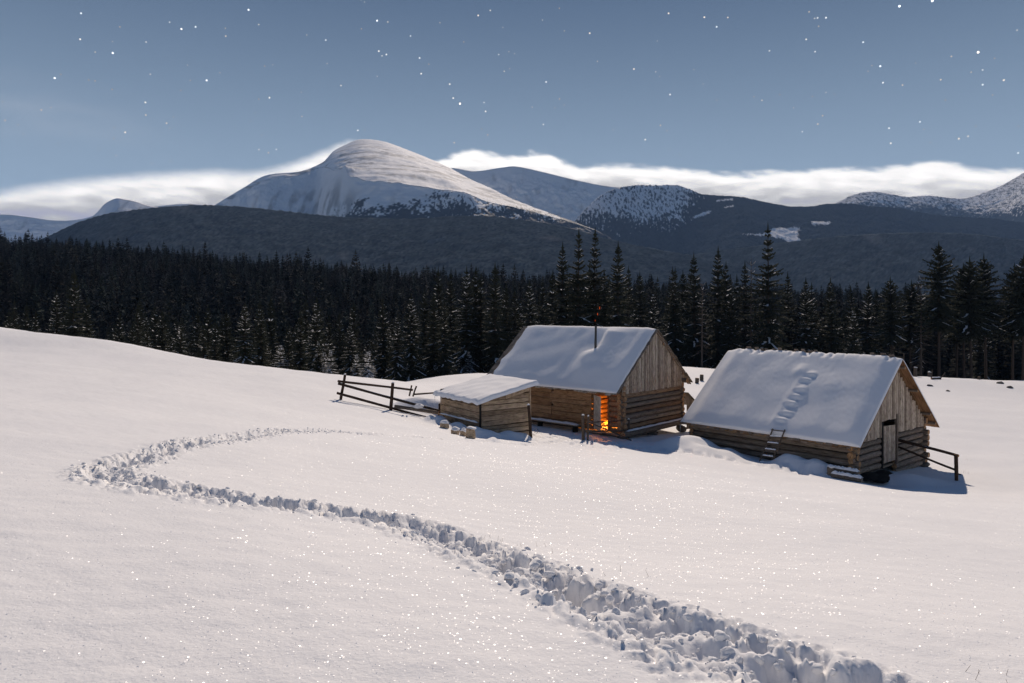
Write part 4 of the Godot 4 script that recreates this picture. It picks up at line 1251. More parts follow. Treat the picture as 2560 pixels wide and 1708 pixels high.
func make_cabin() -> void:
	var L := 9.31
	var W := 7.28
	var eave := 2.11
	var ridge := 5.18
	var t := thing("log_cabin", "log cabin with a smoking pipe and firelight in its open door", "cabin", Vector3(5.17, -6.5, -36.6), deg_to_rad(-42.8))
	var r := RandomNumberGenerator.new()
	r.seed = 17
	var zf := -0.76
	var zr := -W + 0.76
	var xr := -0.24
	var xl := -L + 0.42
	var pitch := 0.27
	# front and rear walls, row by row; the front leaves the door open
	for i in 10:
		var y := 0.14 + i * pitch
		if i == 9: y -= 0.03
		var ra := 0.127 + r.randf_range(-0.008, 0.008)
		var out := 0.22 + r.randf_range(-0.05, 0.06)
		var door := y < 1.85
		if i <= 8:
			if door:
				log_between("log", t, Vector3(xl - out, y, zf), Vector3(-1.86, y, zf), ra, pick(M.log_warm, i), i)
				log_between("log", t, Vector3(-0.93, y, zf), Vector3(xr + out, y, zf), ra, pick(M.log_warm, i + 1), i + 3)
			else:
				log_between("log", t, Vector3(xl - out, y, zf), Vector3(xr + out, y, zf), ra, pick(M.log_warm, i), i)
			log_between("log", t, Vector3(xl - out, y, zr), Vector3(xr + out * (1.0 if i < 8 else 2.6), y, zr), ra, pick(M.log_grey, i), i + 2)
	for i in 7:
		var y := 0.14 + pitch * 0.5 + i * pitch
		for x in [xr, xl]:
			log_between("log", t, Vector3(x, y, zr - 0.2 - r.randf() * 0.06), Vector3(x, y, zf + 0.18 + r.randf() * 0.05), 0.127 + r.randf_range(-0.008, 0.01), pick(M.log_grey if i % 3 else M.log_warm, i + 5), i + 1)
	# the board cladding of the lit front, under the eave
	for i in 9:
		var y := 0.16 + i * 0.232
		var wide := 0.212
		for piece in 2:
			var x0 := -8.7 + piece * r.randf_range(3.6, 4.3)
			var x1 := x0 + 4.0 if piece == 0 else -1.98
			board("wall_board", t, Vector3(x0, y + 0.05, zf + 0.152 + piece * 0.006 + i * 0.001), Vector3(x1 - x0, r.randf_range(-0.03, 0.03), 0), Vector3(0, wide, 0), Vector3(0, 0, 0.022), pick(M.warm, i * 2 + piece), i + piece)
	# sill log with snow along the gable, floor, corner stones
	log_between("sill_log", t, Vector3(0.02, 0.02, zr - 0.3), Vector3(0.02, 0.0, zf + 0.25), 0.165, M.log_grey[1], 3)
	snow_bar("sill_snow", t, Vector3(0.04, 0.15, zf - 0.05), Vector3(0.04, 0.16, zr - 0.2), Vector3(0.26, 0, 0), 0.07, 2)
	board("floor", t, Vector3(-L + 0.4, -0.06, -W * 0.5), Vector3(L - 0.5, 0, 0), Vector3(0, 0.12, 0), Vector3(0, 0, W - 1.3), M.plank[1], 1)
	for p in [Vector3(-0.2, -0.22, zf), Vector3(-0.2, -0.42, zr), Vector3(-0.2, -0.35, -3.6), Vector3(xl, -0.2, zf)]:
		var s := part("corner_stone", lump_meshes[int(absf(p.z)) % 6], M.stone, t)
		s.transform = Transform3D(Basis.from_scale(Vector3(0.32, 0.26, 0.3)), p)
	# bench along the front wall, under snow
	for i in 2:
		board("bench_board", t, Vector3(-7.9, 0.24 - i * 0.004, -0.30 + i * 0.2), Vector3(5.45, 0, 0), Vector3(0, 0.05, 0), Vector3(0, 0, 0.19), M.plank[3], i)
	for x in [-7.6, -5.2, -2.8]:
		board("bench_leg", t, Vector3(x, 0.0, -0.2), Vector3(0.12, 0, 0), Vector3(0, 0.44, 0), Vector3(0, 0, 0.3), M.dark, 1)
	snow_bar("bench_snow", t, Vector3(-7.9, 0.255, -0.2), Vector3(-2.5, 0.255, -0.2), Vector3(0, 0, 0.42), 0.10, 4)
	# added dark backing, unseen inside, stops bright snow showing through the log gaps
	for x in [xr - 0.06, xl + 0.06]: board("added_backing", t, Vector3(x, 1.05, zf), Vector3(0, 0, zr - zf), Vector3(0, 2.3, 0), Vector3(0.03, 0, 0), M.dark, 0)
	board("added_backing", t, Vector3(xl, 1.2, zr + 0.05), Vector3(xr - xl, 0, 0), Vector3(0, 2.5, 0), Vector3(0, 0, 0.03), M.dark, 0)
	# gables
	gable_boards(t, -0.105, -W + 0.55, -0.62, 2.0, W, eave, ridge, M.plank, false, 9, 9, 0, 31)
	gable_boards(t, -L + 0.28, -W + 0.55, -0.62, 2.0, W, eave, ridge, M.plank, false, 9, 9, 0, 32)
	board("gable_batten", t, Vector3(-0.075, 2.02, -1.72), Vector3(0, 0.86, 0), Vector3(0, 0, 0.09), Vector3(0.03, 0, 0), M.plank[2], 2)
	# purlins and boards of the roof
	for s in [0.22, 0.5, 0.78]:
		for side in [1.0, -1.0]:
			var z: float = -W * 0.5 + side * W * 0.5 * s
			log_between("purlin", t, Vector3(-L + 0.05, roof_height(z, W, eave, ridge) - 0.12, z), Vector3(-0.02, roof_height(z, W, eave, ridge) - 0.12, z), 0.075, M.log_grey[0], int(s * 10))
	log_between("ridge_pole", t, Vector3(-L + 0.02, ridge - 0.14, -W * 0.5), Vector3(0.0, ridge - 0.14, -W * 0.5), 0.08, M.log_grey[2], 2)
	roof_boards(t, L, W, eave, ridge, M.plank, 41)
	# lapped shingle ends along both rakes, seen dark under the snow
	for side in [1.0, -1.0]:
		for k in 15:
			var a := (k + 0.5) / 15.0
			var z: float = -W * 0.5 + side * W * 0.5 * a
			var y := roof_height(z, W, eave, ridge)
			var slope := Vector3(0, -(ridge - eave), side * W * 0.5).normalized()
			var n := Vector3(0, W * 0.5, side * (ridge - eave)).normalized()
			for x in [-L + 0.06, -0.03]:
				board("shingle", t, Vector3(x - 0.13, y, z) + n * (0.012 + 0.012 * (k % 2)), Vector3(0.30 + r.randf_range(-0.05, 0.02), 0, 0), slope * -0.30 if side > 0 else slope * 0.30, n * 0.02, pick(M.log_grey, k), k)
	roof_snow(t, L, W, eave, ridge, func(x, v):
		var z: float = -W * v
		var d: float = 0.15 + 0.02 * noise_b.get_noise_2d(x * 0.8, z * 0.8) + 0.006 * noise_a.get_noise_2d(x * 5.0, z * 5.0)
		# drift that starts along a line below the pipe and climbs to the right
		var line: float = -2.80 + 0.10 * sin(z * 2.0)
		var below: float = smoothstep(-2.35, -1.9, z)
		var soft: float = lerpf(0.30, 1.5, below)
		var fade: float = smoothstep(-0.2, -1.2, z) * smoothstep(-3.62, -3.2, z)
		d += (0.135 * smoothstep(line - soft * 0.65, line + 0.16, x) * fade) * (1.0 - 0.85 * smoothstep(line + 0.2, -0.9, x) * (1.0 - 0.6 * smoothstep(-2.7, -1.5, z)))
		d += 0.05 * smoothstep(-0.95, -0.36, x) * smoothstep(-1.4, -2.6, z)
		d += 0.03 * exp(-(pow((x + 1.7) / 0.8, 2.0) + pow((z + 2.0) / 0.6, 2.0))) * (1.0 + 0.4 * noise_a.get_noise_2d(x * 3.0, z * 4.0))
		d += 0.12 * exp(-(pow((x + 2.95) / 0.5, 2.0) + pow((z + 1.75) / 0.35, 2.0)))
		return d, func(v):
		var k: float = v * 15.0
		return 0.16 + 0.11 * absf(sin(k * 1.9 + sin(k * 0.7))) + 0.16 * absf(sin(k * 0.8 + 1.0)) if v < 0.5 else 0.15)
	# stove pipe with its hat of sparks
	var base := Vector3(-2.87, 3.80, -2.19)
	log_between("stove_pipe", t, base, base + Vector3(-0.03, 1.58, 0), 0.062, M.iron, 4, M.dark)
	# door: frame, leaf standing open, partition of logs inside lit by the fire
	board("door_post", t, Vector3(-1.84, 0.1, zf + 0.03), Vector3(0, 1.78, 0), Vector3(0, 0, 0.3), Vector3(0.07, 0, 0), M.warm[1], 0)
	board("door_post", t, Vector3(-0.93, 0.1, zf + 0.03), Vector3(0, 1.78, 0), Vector3(0, 0, 0.3), Vector3(0.07, 0, 0), M.warm[1], 2)
	board("door_lintel", t, Vector3(-1.95, 1.92, zf + 0.05), Vector3(1.15, 0, 0), Vector3(0, 0.1, 0), Vector3(0, 0, 0.28), M.warm[0], 1)
	var leaf := Node3D.new()
	leaf.name = "door"
	t.add_child(leaf)
	leaf.position = Vector3(-1.80, 0.12, zf + 0.19)
	leaf.rotation.y = deg_to_rad(-31.0)
	for k in 4:
		board("door_plank", leaf, Vector3(k * 0.215 + 0.11, 0, 0), Vector3(0, 1.74, 0), Vector3(-0.211, 0, 0), Vector3(0, 0, 0.03), M.door, k)
	for y in [0.35, 1.35]:
		board("door_ledge", leaf, Vector3(0.04, y, -0.03), Vector3(0.78, 0, 0), Vector3(0, 0.11, 0), Vector3(0, 0, 0.025), M.door, 2)
	for i in 9:
		log_between("log", t, Vector3(-3.0, 0.14 + i * pitch, zf - 0.1), Vector3(-3.0, 0.14 + i * pitch, zr), 0.135, pick(M.warm, i), i)
	board("ceiling", t, Vector3(-L + 0.45, 2.36, -W * 0.5), Vector3(L - 0.75, 0, 0), Vector3(0, 0.05, 0), Vector3(0, 0, W - 1.6), M.plank[3], 2)
	# fire on the hearth by the door
	var fire := thing("fire", "small hearth fire glowing just inside the open cabin door", "fire", t.transform * Vector3(-2.15, 0.03, -2.15), deg_to_rad(-42.8))
	for k in 5:
		var a := k * 1.3
		log_between("firewood", fire, Vector3(cos(a), 0, sin(a)) * 0.26 + Vector3(0, 0.04, 0), Vector3(cos(a + 2.8), 0.35, sin(a + 2.8)) * 0.16 + Vector3(0, 0.08, 0), 0.04, M.log_grey[1], k)
	for k in 5:
		var f := SurfaceTool.new()
		f.begin(Mesh.PRIMITIVE_TRIANGLES)
		var h := r.randf_range(0.14, 0.26)
		for j in 6:
			for q in 6:
				var pts := []
				for c in [[j, q], [j + 1, q], [j, q + 1], [j + 1, q + 1]]:
					var s: float = c[0] / 6.0
					var w: float = 0.07 * sin(PI * minf(s * 0.8 + 0.2, 1.0)) * (1.0 - s * 0.4)
					pts.append(Vector3(cos(c[1] * TAU / 6.0) * w + 0.03 * sin(s * 5.0 + k), s * h, sin(c[1] * TAU / 6.0) * w))
				for p in [0, 1, 2, 2, 1, 3]: f.add_vertex(pts[p])
		f.generate_normals()
		var o := part("flame", f.commit(), M.fire, fire)
		o.position = Vector3(cos(k * 1.5) * 0.09, 0.06, sin(k * 1.5) * 0.09)
	var glow := OmniLight3D.new()
	glow.name = "firelight"
	fire.add_child(glow)
	glow.position = Vector3(0.05, 0.30, 0.05)
	glow.light_color = Color(1.0, 0.60, 0.22)
	glow.light_energy = 5.5
	glow.light_size = 0.14
	glow.omni_range = 14.0
	glow.omni_attenuation = 2.0
	glow.shadow_enabled = true
	# sparks carried up from the pipe
	var mouth := t.transform * (base + Vector3(-0.03, 1.58, 0))
	for k in 3:
		var sp := lump_meshes[k]
		var o := MeshInstance3D.new()
		o.name = numbered("spark")
		o.mesh = sp
		o.material_override = M.ember
		add_child(o)
		o.transform = Transform3D(Basis.from_euler(Vector3(0.2, 0.3, -0.5 + k * 0.2)).scaled(Vector3(0.012, 0.045 + 0.02 * k, 0.012)), mouth + [Vector3(-0.02, 0.28, 0.02), Vector3(0.12, 0.62, -0.05), Vector3(0.22, 0.95, 0.03)][k])
		tag(o, ["red spark just above the cabin stove pipe", "red spark halfway up from the cabin stove pipe", "highest red spark drifting from the cabin stove pipe"][k], "spark", "sparks above the stove pipe")
	# lean-to behind the gable
	var lean := thing("lean_to", "low grey board lean-to behind the far corner of the cabin", "lean-to", t.transform * Vector3(-0.35, -0.6, -W - 0.15), deg_to_rad(-42.8))
	for k in 5:
		board("wall_board", lean, Vector3(0.02, 0.0, -k * 0.26 - 0.13), Vector3(0, 2.0 - k * 0.17, 0), Vector3(0, 0, 0.25), Vector3(0.03, 0, 0), M.log_grey[k % 3], k)
	board("roof", lean, Vector3(-1.2, 1.65, -0.66), Vector3(1.35, 0, 0), Vector3(0, 0.9, 1.45) * -1.0, Vector3(0, 0.03, -0.02), M.log_grey[1], 1)


func make_barn() -> void:
	var L := 9.03
	var W := 8.6
	var eave := 1.45
	var ridge := 4.89
	var t := thing("log_barn", "low log barn under a deep snow roof with a ladder at its eave", "barn", Vector3(14.4, -7.35, -30.6), deg_to_rad(-49.0))
	var r := RandomNumberGenerator.new()
	r.seed = 23
	var zf := -0.60
	var zr := -W + 0.62
	var xr := -0.56
	var xl := -L + 0.42
	var pitch := 0.275
	for i in 7:
		var y := 0.06 + i * pitch
		var ra := 0.128 + r.randf_range(-0.012, 0.010)
		log_between("log", t, Vector3(xl - 0.2, y, zf), Vector3(xr + 0.22 + r.randf_range(-0.05, 0.06), y, zf), ra, pick(M.log_grey, i), i, M.cut)
	for i in 9:
		var y := 0.06 + (i - 2) * pitch
		log_between("log", t, Vector3(xl - 0.2, y, zr), Vector3(xr + 0.2 + r.randf_range(-0.1, 0.14), y, zr), 0.138, pick(M.log_grey, i + 1), i + 1, M.cut)
	for i in 8:
		var y := 0.06 + pitch * 0.5 + (i - 2) * pitch
		var ra := 0.128 + r.randf_range(-0.01, 0.010)
		# the door parts the gable logs
		var out := 0.22 + r.randf() * 0.08
		log_between("log", t, Vector3(xr, y, -3.10), Vector3(xr, y, zf + out), ra, pick(M.log_grey, i + 2), i, M.cut)
		log_between("log", t, Vector3(xr, y, zr - out), Vector3(xr, y, -4.74), ra, pick(M.log_grey, i + 4), i + 3, M.cut)
		log_between("log", t, Vector3(xl, y, zr - 0.2), Vector3(xl, y, zf + 0.2), ra, pick(M.log_grey, i + 3), i + 2, M.cut)
	# bright sawn ends at the near corner
	for y in [1.30, 0.98]:
		log_between("log_end", t, Vector3(xr + 0.01, y, zf + 0.12), Vector3(xr + 0.01, y - 0.01, zf + 0.34), 0.15 if y < 1.2 else 0.12, M.warm[2], int(y * 10), M.cut)
	board("floor", t, Vector3(-L + 0.5, 0.02, -W * 0.5), Vector3(L - 1.1, 0, 0), Vector3(0, 0.1, 0), Vector3(0, 0, W - 1.3), M.plank[3], 1)
	gable_boards(t, -0.42, -W + 0.75, -0.62, 1.47, W, eave, ridge, M.plank, true, -4.72, -3.12, 2.16, 51)
	gable_boards(t, -L + 0.28, -W + 0.6, -0.6, 1.47, W, eave, ridge, M.plank, false, 9, 9, 0, 52)
	board("added_backing", t, Vector3(xl + 0.06, 0.6, zf), Vector3(0, 0, zr - zf), Vector3(0, 2.0, 0), Vector3(0.03, 0, 0), M.dark, 0)  # added dark sheets block brightness seen through the barn wall gaps
	board("added_backing", t, Vector3(xl, 0.6, zr + 0.05), Vector3(xr - xl, 0, 0), Vector3(0, 2.0, 0), Vector3(0, 0, 0.03), M.dark, 0)
	board("added_backing", t, Vector3(xl, 0.85, zf - 0.05), Vector3(xr - xl, 0, 0), Vector3(0, 1.6, 0), Vector3(0, 0, 0.03), M.dark, 0)
	# plank door between two dark posts, a black gap over it
	var door := Node3D.new()
	door.name = "door"
	t.add_child(door)
	door.position = Vector3(-0.44, 0.26, -3.30)
	for k in 5:
		board("door_plank", door, Vector3(0, 0, -0.13 - k * 0.25), Vector3(0, 1.66 - 0.012 * k, 0), Vector3(0, 0, 0.228), Vector3(0.03, 0, 0), [M.plank[0], M.plank[1], M.plank[2], M.plank[1], M.plank[0]][k], k)
	board("door_post", t, Vector3(-0.45, 0.05, -3.16), Vector3(0, 2.08, 0), Vector3(0, 0, 0.10), Vector3(0.1, 0, 0), M.dark, 1)
	board("door_post", t, Vector3(-0.43, 0.05, -4.68), Vector3(0, 2.3, 0), Vector3(0, 0, 0.13), Vector3(0.1, 0, 0), M.log_grey[1], 1)
	for s in [0.08, 0.42, 0.78, 1.0]:
		for side in [1.0, -1.0]:
			if s > 0.95 and side > 0: continue
			var z: float = -W * 0.5 + side * W * 0.5 * minf(s, 0.93)
			log_between("purlin", t, Vector3(-L + 0.1, roof_height(z, W, eave, ridge) - 0.115, z), Vector3(-0.03, roof_height(z, W, eave, ridge) - 0.115, z), 0.072, M.log_grey[0], int(s * 10))
	roof_boards(t, L, W, eave, ridge, M.warm, 61)
	# ragged lower ends of the covering boards at the eave
	var x := -L + 0.1
	var q := 0
	while x < -0.2:
		var w := r.randf_range(0.12, 0.3)
		q += 1
		if r.randf() < 0.75: board("eave_board", t, Vector3(x, eave - 0.035 + r.randf_range(-0.03, 0.02), 0.02), Vector3(w, 0, 0), Vector3(0, 0.05, 0), Vector3(0, -0.07, 0.10), pick(M.log_grey, q), q)
		x += w + r.randf_range(0.02, 0.14)
	x = -L + 0.15
	while x < -0.3:
		var w := r.randf_range(0.14, 0.26)
		q += 1
		if r.randf() < 0.6: board("ridge_board", t, Vector3(x, ridge + 0.10 + r.randf_range(-0.03, 0.05), -W * 0.5 - 0.10), Vector3(w, 0, 0), Vector3(0, 0.22, 0.18), Vector3(0, -0.02, 0.024), pick(M.log_grey, q), q)
		x += w + r.randf_range(0.05, 0.3)
	roof_snow(t, L, W, eave, ridge, func(px, v):
		var z: float = -W * v
		var d: float = 0.20 + 0.022 * noise_b.get_noise_2d(px * 0.6 + 9.0, z * 0.6) + 0.007 * noise_a.get_noise_2d(px * 4.0 + 3.0, z * 4.0)
		d -= 0.10 * (1.0 - smoothstep(-L + 0.1, -L + 0.95, px))
		# the buried roof ladder: a rung-wide step every 40 cm, each a ledge with a hollow below it
		if v < 0.42:
			var u: float = px + 3.86 + 0.07 * z
			var run: float = clampf((z + 3.35) / 0.3, 0.0, 1.0) * (1.0 - clampf((z + 0.35) / 0.2, 0.0, 1.0))
			var kk: float = roundf((-z - 0.62) / 0.41)
			if kk >= 0.0 and kk <= 6.0:
				for s in [kk - 1.0, kk, kk + 1.0]:
					if s < 0.0 or s > 6.0: continue
					var w: float = (z + 0.62 + s * 0.41 + 0.05 * sin(s * 4.1)) / 0.41
					var off: float = u - 0.06 * sin(s * 2.3) - 0.03
					var side: float = exp(-pow(absf(off) / (0.25 + 0.03 * sin(s * 7.0)), 2.6))
					d += side * ((0.052 + 0.015 * sin(s * 3.3)) * smoothstep(-0.5, 0.02, w) * (1.0 - smoothstep(0.05, 0.19, w)) - 0.055 * exp(-pow((w - 0.33) / 0.14, 2.0)))
			d += 0.022 * run * exp(-pow((u + 0.33) / 0.14, 2.0))
			d += 0.07 * exp(-(pow((px + 4.25) / 0.28, 2.0) + pow((z + 3.2) / 0.3, 2.0)))
		d += 0.045 * exp(-(pow((px + 2.3) / 1.1, 2.0) + pow((z + 2.6) / 0.6, 2.0))) * (0.9 + 0.2 * noise_a.get_noise_2d(px * 2.0, z * 3.0))
		d += 0.03 * exp(-(pow((px + 5.2) / 0.9, 2.0) + pow((z + 3.0) / 0.5, 2.0))) * (0.9 + 0.2 * noise_a.get_noise_2d(px * 2.0, z * 3.0))
		# nibbled along the ridge
		d -= 0.07 * smoothstep(0.465, 0.485, v) * (1.0 - smoothstep(0.50, 0.52, v)) * smoothstep(0.05, 0.3, noise_a.get_noise_1d(px * 1.7))
		return maxf(d, 0.02), func(_v): return 0.03)
	# rock and painted hollow shade at the near corner, wood under snow in front of it
	for p in [Vector3(-0.5, -0.1, -0.6), Vector3(-0.5, -0.45, -8.0), Vector3(-8.6, 0.0, -0.6)]:
		var s := part("corner_stone", lump_meshes[int(absf(p.z)) % 6], M.stone, t)
		s.transform = Transform3D(Basis.from_scale(Vector3(0.3, 0.2, 0.3)), p)
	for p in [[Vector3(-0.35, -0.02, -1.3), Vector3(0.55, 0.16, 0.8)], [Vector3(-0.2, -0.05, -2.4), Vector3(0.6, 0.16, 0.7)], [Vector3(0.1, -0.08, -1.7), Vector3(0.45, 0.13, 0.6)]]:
		var s := part("hollow_shade", lump_meshes[int(absf(p[0].z) * 3.0) % 6], M.dark, t)  # near-black lumps paint the shade of the hollow under this corner
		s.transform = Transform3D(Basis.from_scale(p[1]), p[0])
	icicle(t, Vector3(-L + 0.02, eave + 0.02, -0.02), 0.62)

	# ladder leaning on the eave
	var ladder := thing("ladder", "short wooden ladder leaning on the snowy barn eave", "ladder", t.transform * Vector3(-3.87, 0.33, 0.88), deg_to_rad(-49.0))
	var feet := [Vector3(-0.27, -0.25, 0.05), Vector3(0.27, -0.25, 0.05)]
	var tops := [Vector3(-0.03, 1.42, -0.82), Vector3(0.56, 1.46, -0.82)]
	for k in 2:
		log_between("stile", ladder, feet[k], tops[k], 0.034, M.pole_grey[0], k + 1)
	for k in 6:
		var s: float = 0.14 + k * 0.165
		var a: Vector3 = feet[0].lerp(tops[0], s)
		var b: Vector3 = feet[1].lerp(tops[1], s)
		log_between("rung", ladder, a - Vector3(0.05, 0, 0), b + Vector3(0.05, 0, 0), 0.026, M.pole_grey[0], k)
		if k < 5: snow_bar("rung_snow", ladder, a + Vector3(0.02, 0.02, 0), b + Vector3(-0.02, 0.02, 0), Vector3(0, 0, 0.12), 0.055, k)

	# logs and a block lying under snow at the near corner
	var k := 0
	for p in [[Vector3(-2.0, 0.30, 0.62), Vector3(-0.95, 0.26, 0.72), 0.10, "dark end of a short log sticking out of the snow before the barn"], [Vector3(-0.95, 0.50, 0.55), Vector3(0.12, 0.47, 0.42), 0.09, "upper snow-covered log lying by the near barn corner"], [Vector3(-0.75, 0.34, 0.95), Vector3(0.42, 0.30, 0.80), 0.11, "lower snow-covered log lying by the near barn corner"], [Vector3(-0.55, 0.12, 1.0), Vector3(0.38, 0.05, 0.98), 0.09, "log half buried under the pile by the near barn corner"]]:
		var o := thing("fallen_log", p[3], "log", t.transform * (p[0] as Vector3), deg_to_rad(-49.0), "logs by the barn corner")
		log_between("trunk", o, Vector3.ZERO, p[1] - p[0], p[2], M.log_grey[1], k, M.log_grey[2])
		if k > 0 and k < 3: snow_bar("snow", o, Vector3(0, p[2] * 0.75, 0), p[1] - p[0] + Vector3(0, p[2] * 0.75, 0), Vector3(0, 0, 0.26), 0.12, k)
		if k == 0: snow_bar("snow", o, Vector3(0.0, 0.08, -0.06), Vector3(0.95, 0.05, 0.02), Vector3(0, 0, 0.2), 0.06, k)
		k += 1
	var block := thing("chopping_block", "dark square block standing in the log pile by the barn", "block", t.transform * Vector3(-0.92, 0.12, 0.72), deg_to_rad(-30.0))
	log_between("block", block, Vector3(0, 0, 0), Vector3(0.02, 0.46, 0), 0.16, M.log_grey[1], 2, M.log_grey[0])
	snow_heap("snow", block, Vector3(0.02, 0.50, 0), Vector3(0.17, 0.09, 0.17), 2)

	# rail from the door
	var rail := thing("handrail", "two-bar pole railing running out from the barn door to a post", "railing", t.transform * Vector3(-0.4, 0, -4.95), deg_to_rad(-49.0))
	var far := rail.global_transform.affine_inverse() * Vector3(19.13, -6.50, -31.9)
	log_between("top_rail", rail, Vector3(-0.05, 1.12, 0), far + Vector3(0.1, 0.0, 0), 0.066, M.pole[0], 4)
	snow_bar("rail_snow", rail, Vector3(0.1, 1.15, 0), far + Vector3(0, 0.04, 0), Vector3(0, 0, -0.09), 0.012, 3)
	log_between("lower_rail", rail, Vector3(-0.05, 0.78, 0), far + Vector3(0.05, -0.62, 0), 0.05, M.pole[1], 5)
	log_between("post", rail, far + Vector3(0, 0.06, 0), far + Vector3(0.02, -1.35, 0), 0.075, M.pole[0], 4)


func icicle(parent: Node3D, top: Vector3, tall: float) -> void:
	var v := PackedVector3Array()
	stick(v, top, top - Vector3(0, tall * 0.5, 0), 0.016, 0.010, 6)
	stick(v, top - Vector3(0, tall * 0.5, 0), top - Vector3(0.005, tall, 0), 0.010, 0.002, 6)
	part("icicle", flat_mesh(v), M.ice, parent)


func make_shed() -> void:
	var t := thing("plank_shed", "small plank shed with a sloping snow roof in front of the cabin", "shed", Vector3(-1.42, -5.68, -33.0), deg_to_rad(34.3))
	var r := RandomNumberGenerator.new()
	r.seed = 9
	var wide := 2.73
	var deep := 3.65
	var top := func(x: float) -> float: return 1.42 + 0.55 * x / 2.73
	# front wall: boards one above the other, the upper ones cut away by the roof
	var y := -0.62
	var q := 0
	while y < 1.95:
		var h := r.randf_range(0.17, 0.25)
		var from := 0.0
		if y + h > 1.42: from = clampf((y + h * 0.6 - 1.42) / 0.55 * wide, 0.0, wide)
		if wide - from > 0.2:
			q += 1
			board("wall_board", t, Vector3(from + 0.01, y + h * 0.5, 0.0 + r.randf_range(-0.006, 0.008)), Vector3(wide - from, r.randf_range(-0.015, 0.035), 0), Vector3(0, h - 0.022, 0), Vector3(0, 0, 0.026), pick(M.shed, q), q)
		y += h
	board("short_board", t, Vector3(1.35, 1.50, 0.03), Vector3(1.36, 0.30, 0), Vector3(0, 0.20, 0), Vector3(0, 0, 0.024), M.shed[2], 2)
	board("wall_brace", t, Vector3(0.12, 1.30, 0.025), Vector3(0.0, 0.12, 0.0), Vector3(-0.14, 0, 0), Vector3(0, 0, 0.03), M.dark, 2)
	# left wall
	y = -0.1
	while y < 1.38:
		var h := r.randf_range(0.19, 0.30)
		if y + h > 1.46: h = 1.46 - y
		q += 1
		board("wall_board", t, Vector3(r.randf_range(-0.006, 0.006), y + h * 0.5, -0.04), Vector3(0, r.randf_range(-0.02, 0.02), -deep + 0.05), Vector3(0, h - 0.022, 0), Vector3(0.026, 0, 0), pick(M.shed, q + 1), q)
		y += h
	board("ledge_board", t, Vector3(-0.06, 0.40, 0.02), Vector3(0, 0.0, -deep), Vector3(0, 0.04, 0), Vector3(0.13, 0, 0), M.shed[3], 2)
	board("lower_wall_board", t, Vector3(-0.05, 0.16, 0.02), Vector3(0, 0, -deep), Vector3(0, 0.46, 0), Vector3(0.03, 0, 0), M.shed[3], 1)
	snow_bar("ledge_snow", t, Vector3(-0.07, 0.42, -deep + 0.1), Vector3(-0.07, 0.42, -0.05), Vector3(-0.14, 0, 0), 0.07, 5)
	# the two hidden walls and the corner posts
	board("wall_board", t, Vector3(0, 0.5, -deep), Vector3(wide, 0, 0), Vector3(0, 2.2, 0), Vector3(0, 0, 0.03), M.shed[1], 1)
	board("wall_board", t, Vector3(wide - 0.02, 0.55, -0.05), Vector3(0, 0, -deep + 0.05), Vector3(0, 2.7, 0), Vector3(0.03, 0, 0), M.shed[1], 2)
	log_between("corner_post", t, Vector3(-0.01, -0.3, 0.01), Vector3(-0.01, 1.40, 0.01), 0.055, M.dark, 4, M.dark)
	log_between("corner_post", t, Vector3(wide + 0.02, -0.8, 0.03), Vector3(wide + 0.0, 1.98, 0.03), 0.05, M.shed[2], 5, M.shed[2])
	# roof boards and snow
	for k in 14:
		var z := 0.22 - (k + 0.5) * (deep + 0.4) / 14.0
		board("roof_board", t, Vector3(-0.22, 1.42 - 0.045 + 0.03, z), Vector3(wide + 0.45, 0.55 * (wide + 0.45) / wide, 0), Vector3(0, 0.03, 0), Vector3(0, 0, (deep + 0.4) / 14.0 - 0.004), pick(M.shed, k), k)
	var us := PackedFloat32Array([0.0, 0.003, 0.008, 0.016, 0.028])
	for i in range(1, 50): us.append(0.028 + 0.944 * i / 50.0)
	us.append_array([0.972, 0.984, 0.992, 0.997, 1.0])
	part("roof_snow", grid_mesh(us, us, func(u, v):
		var x: float = lerpf(-0.30, wide + 0.32, u)
		var z: float = lerpf(0.30, -deep - 0.25, v) + 0.03 * noise_b.get_noise_1d(x * 2.0)
		var ex: float = minf(u, 1.0 - u) * 3.35
		var ez: float = minf(v, 1.0 - v) * 4.2
		var e: float = sqrt(clampf(1.0 - pow(1.0 - clampf(ex / 0.12, 0, 1), 2.0), 0, 1)) * sqrt(clampf(1.0 - pow(1.0 - clampf(ez / 0.12, 0, 1), 2.0), 0, 1))
		var sag: float = -0.05 * (1.0 - e) - 0.04 * smoothstep(0.25, 0.0, u) * (0.5 + noise_b.get_noise_1d(z * 2.2))
		return Vector3(x, 1.42 + 0.55 * x / wide + (0.15 + 0.02 * noise_b.get_noise_2d(x, z)) * e + sag, z)), M.snow, t)
	icicle(t, Vector3(-0.26, 1.36, -deep - 0.1), 0.75)
	icicle(t, Vector3(-0.24, 1.36, -deep + 0.5), 0.4)

	# things round the shed
	post("fence_post", "dark pole standing at the near corner of the shed", Vector3(0.86, -5.95, -33.1), 1.55, Vector3(-0.14, 0, 0.0), 0.07, M.pole[0], true, "")
	var ring := thing("iron_ring", "thin iron ring hanging from the pole beside the shed", "ring", Vector3(1.08, -5.62, -33.0), 0.2)
	var tor := TorusMesh.new()
	tor.inner_radius = 0.085
	tor.outer_radius = 0.102
	tor.rings = 20
	tor.ring_segments = 6
	var o := part("ring", tor, M.iron, ring)
	o.rotation.x = PI / 2
	stump(Vector3(-1.62, -5.12, -28.9), 0.19, 0.45, "round sawn log standing upright with a snow cap before the shed", 0)
	stump(Vector3(-1.98, -5.28, -29.7), 0.13, 0.26, "short log stub beside the upright round before the shed", 1)
	stump(Vector3(-2.36, -5.30, -30.5), 0.19, 0.28, "snow-topped stub, middle one of the row before the shed", 2)
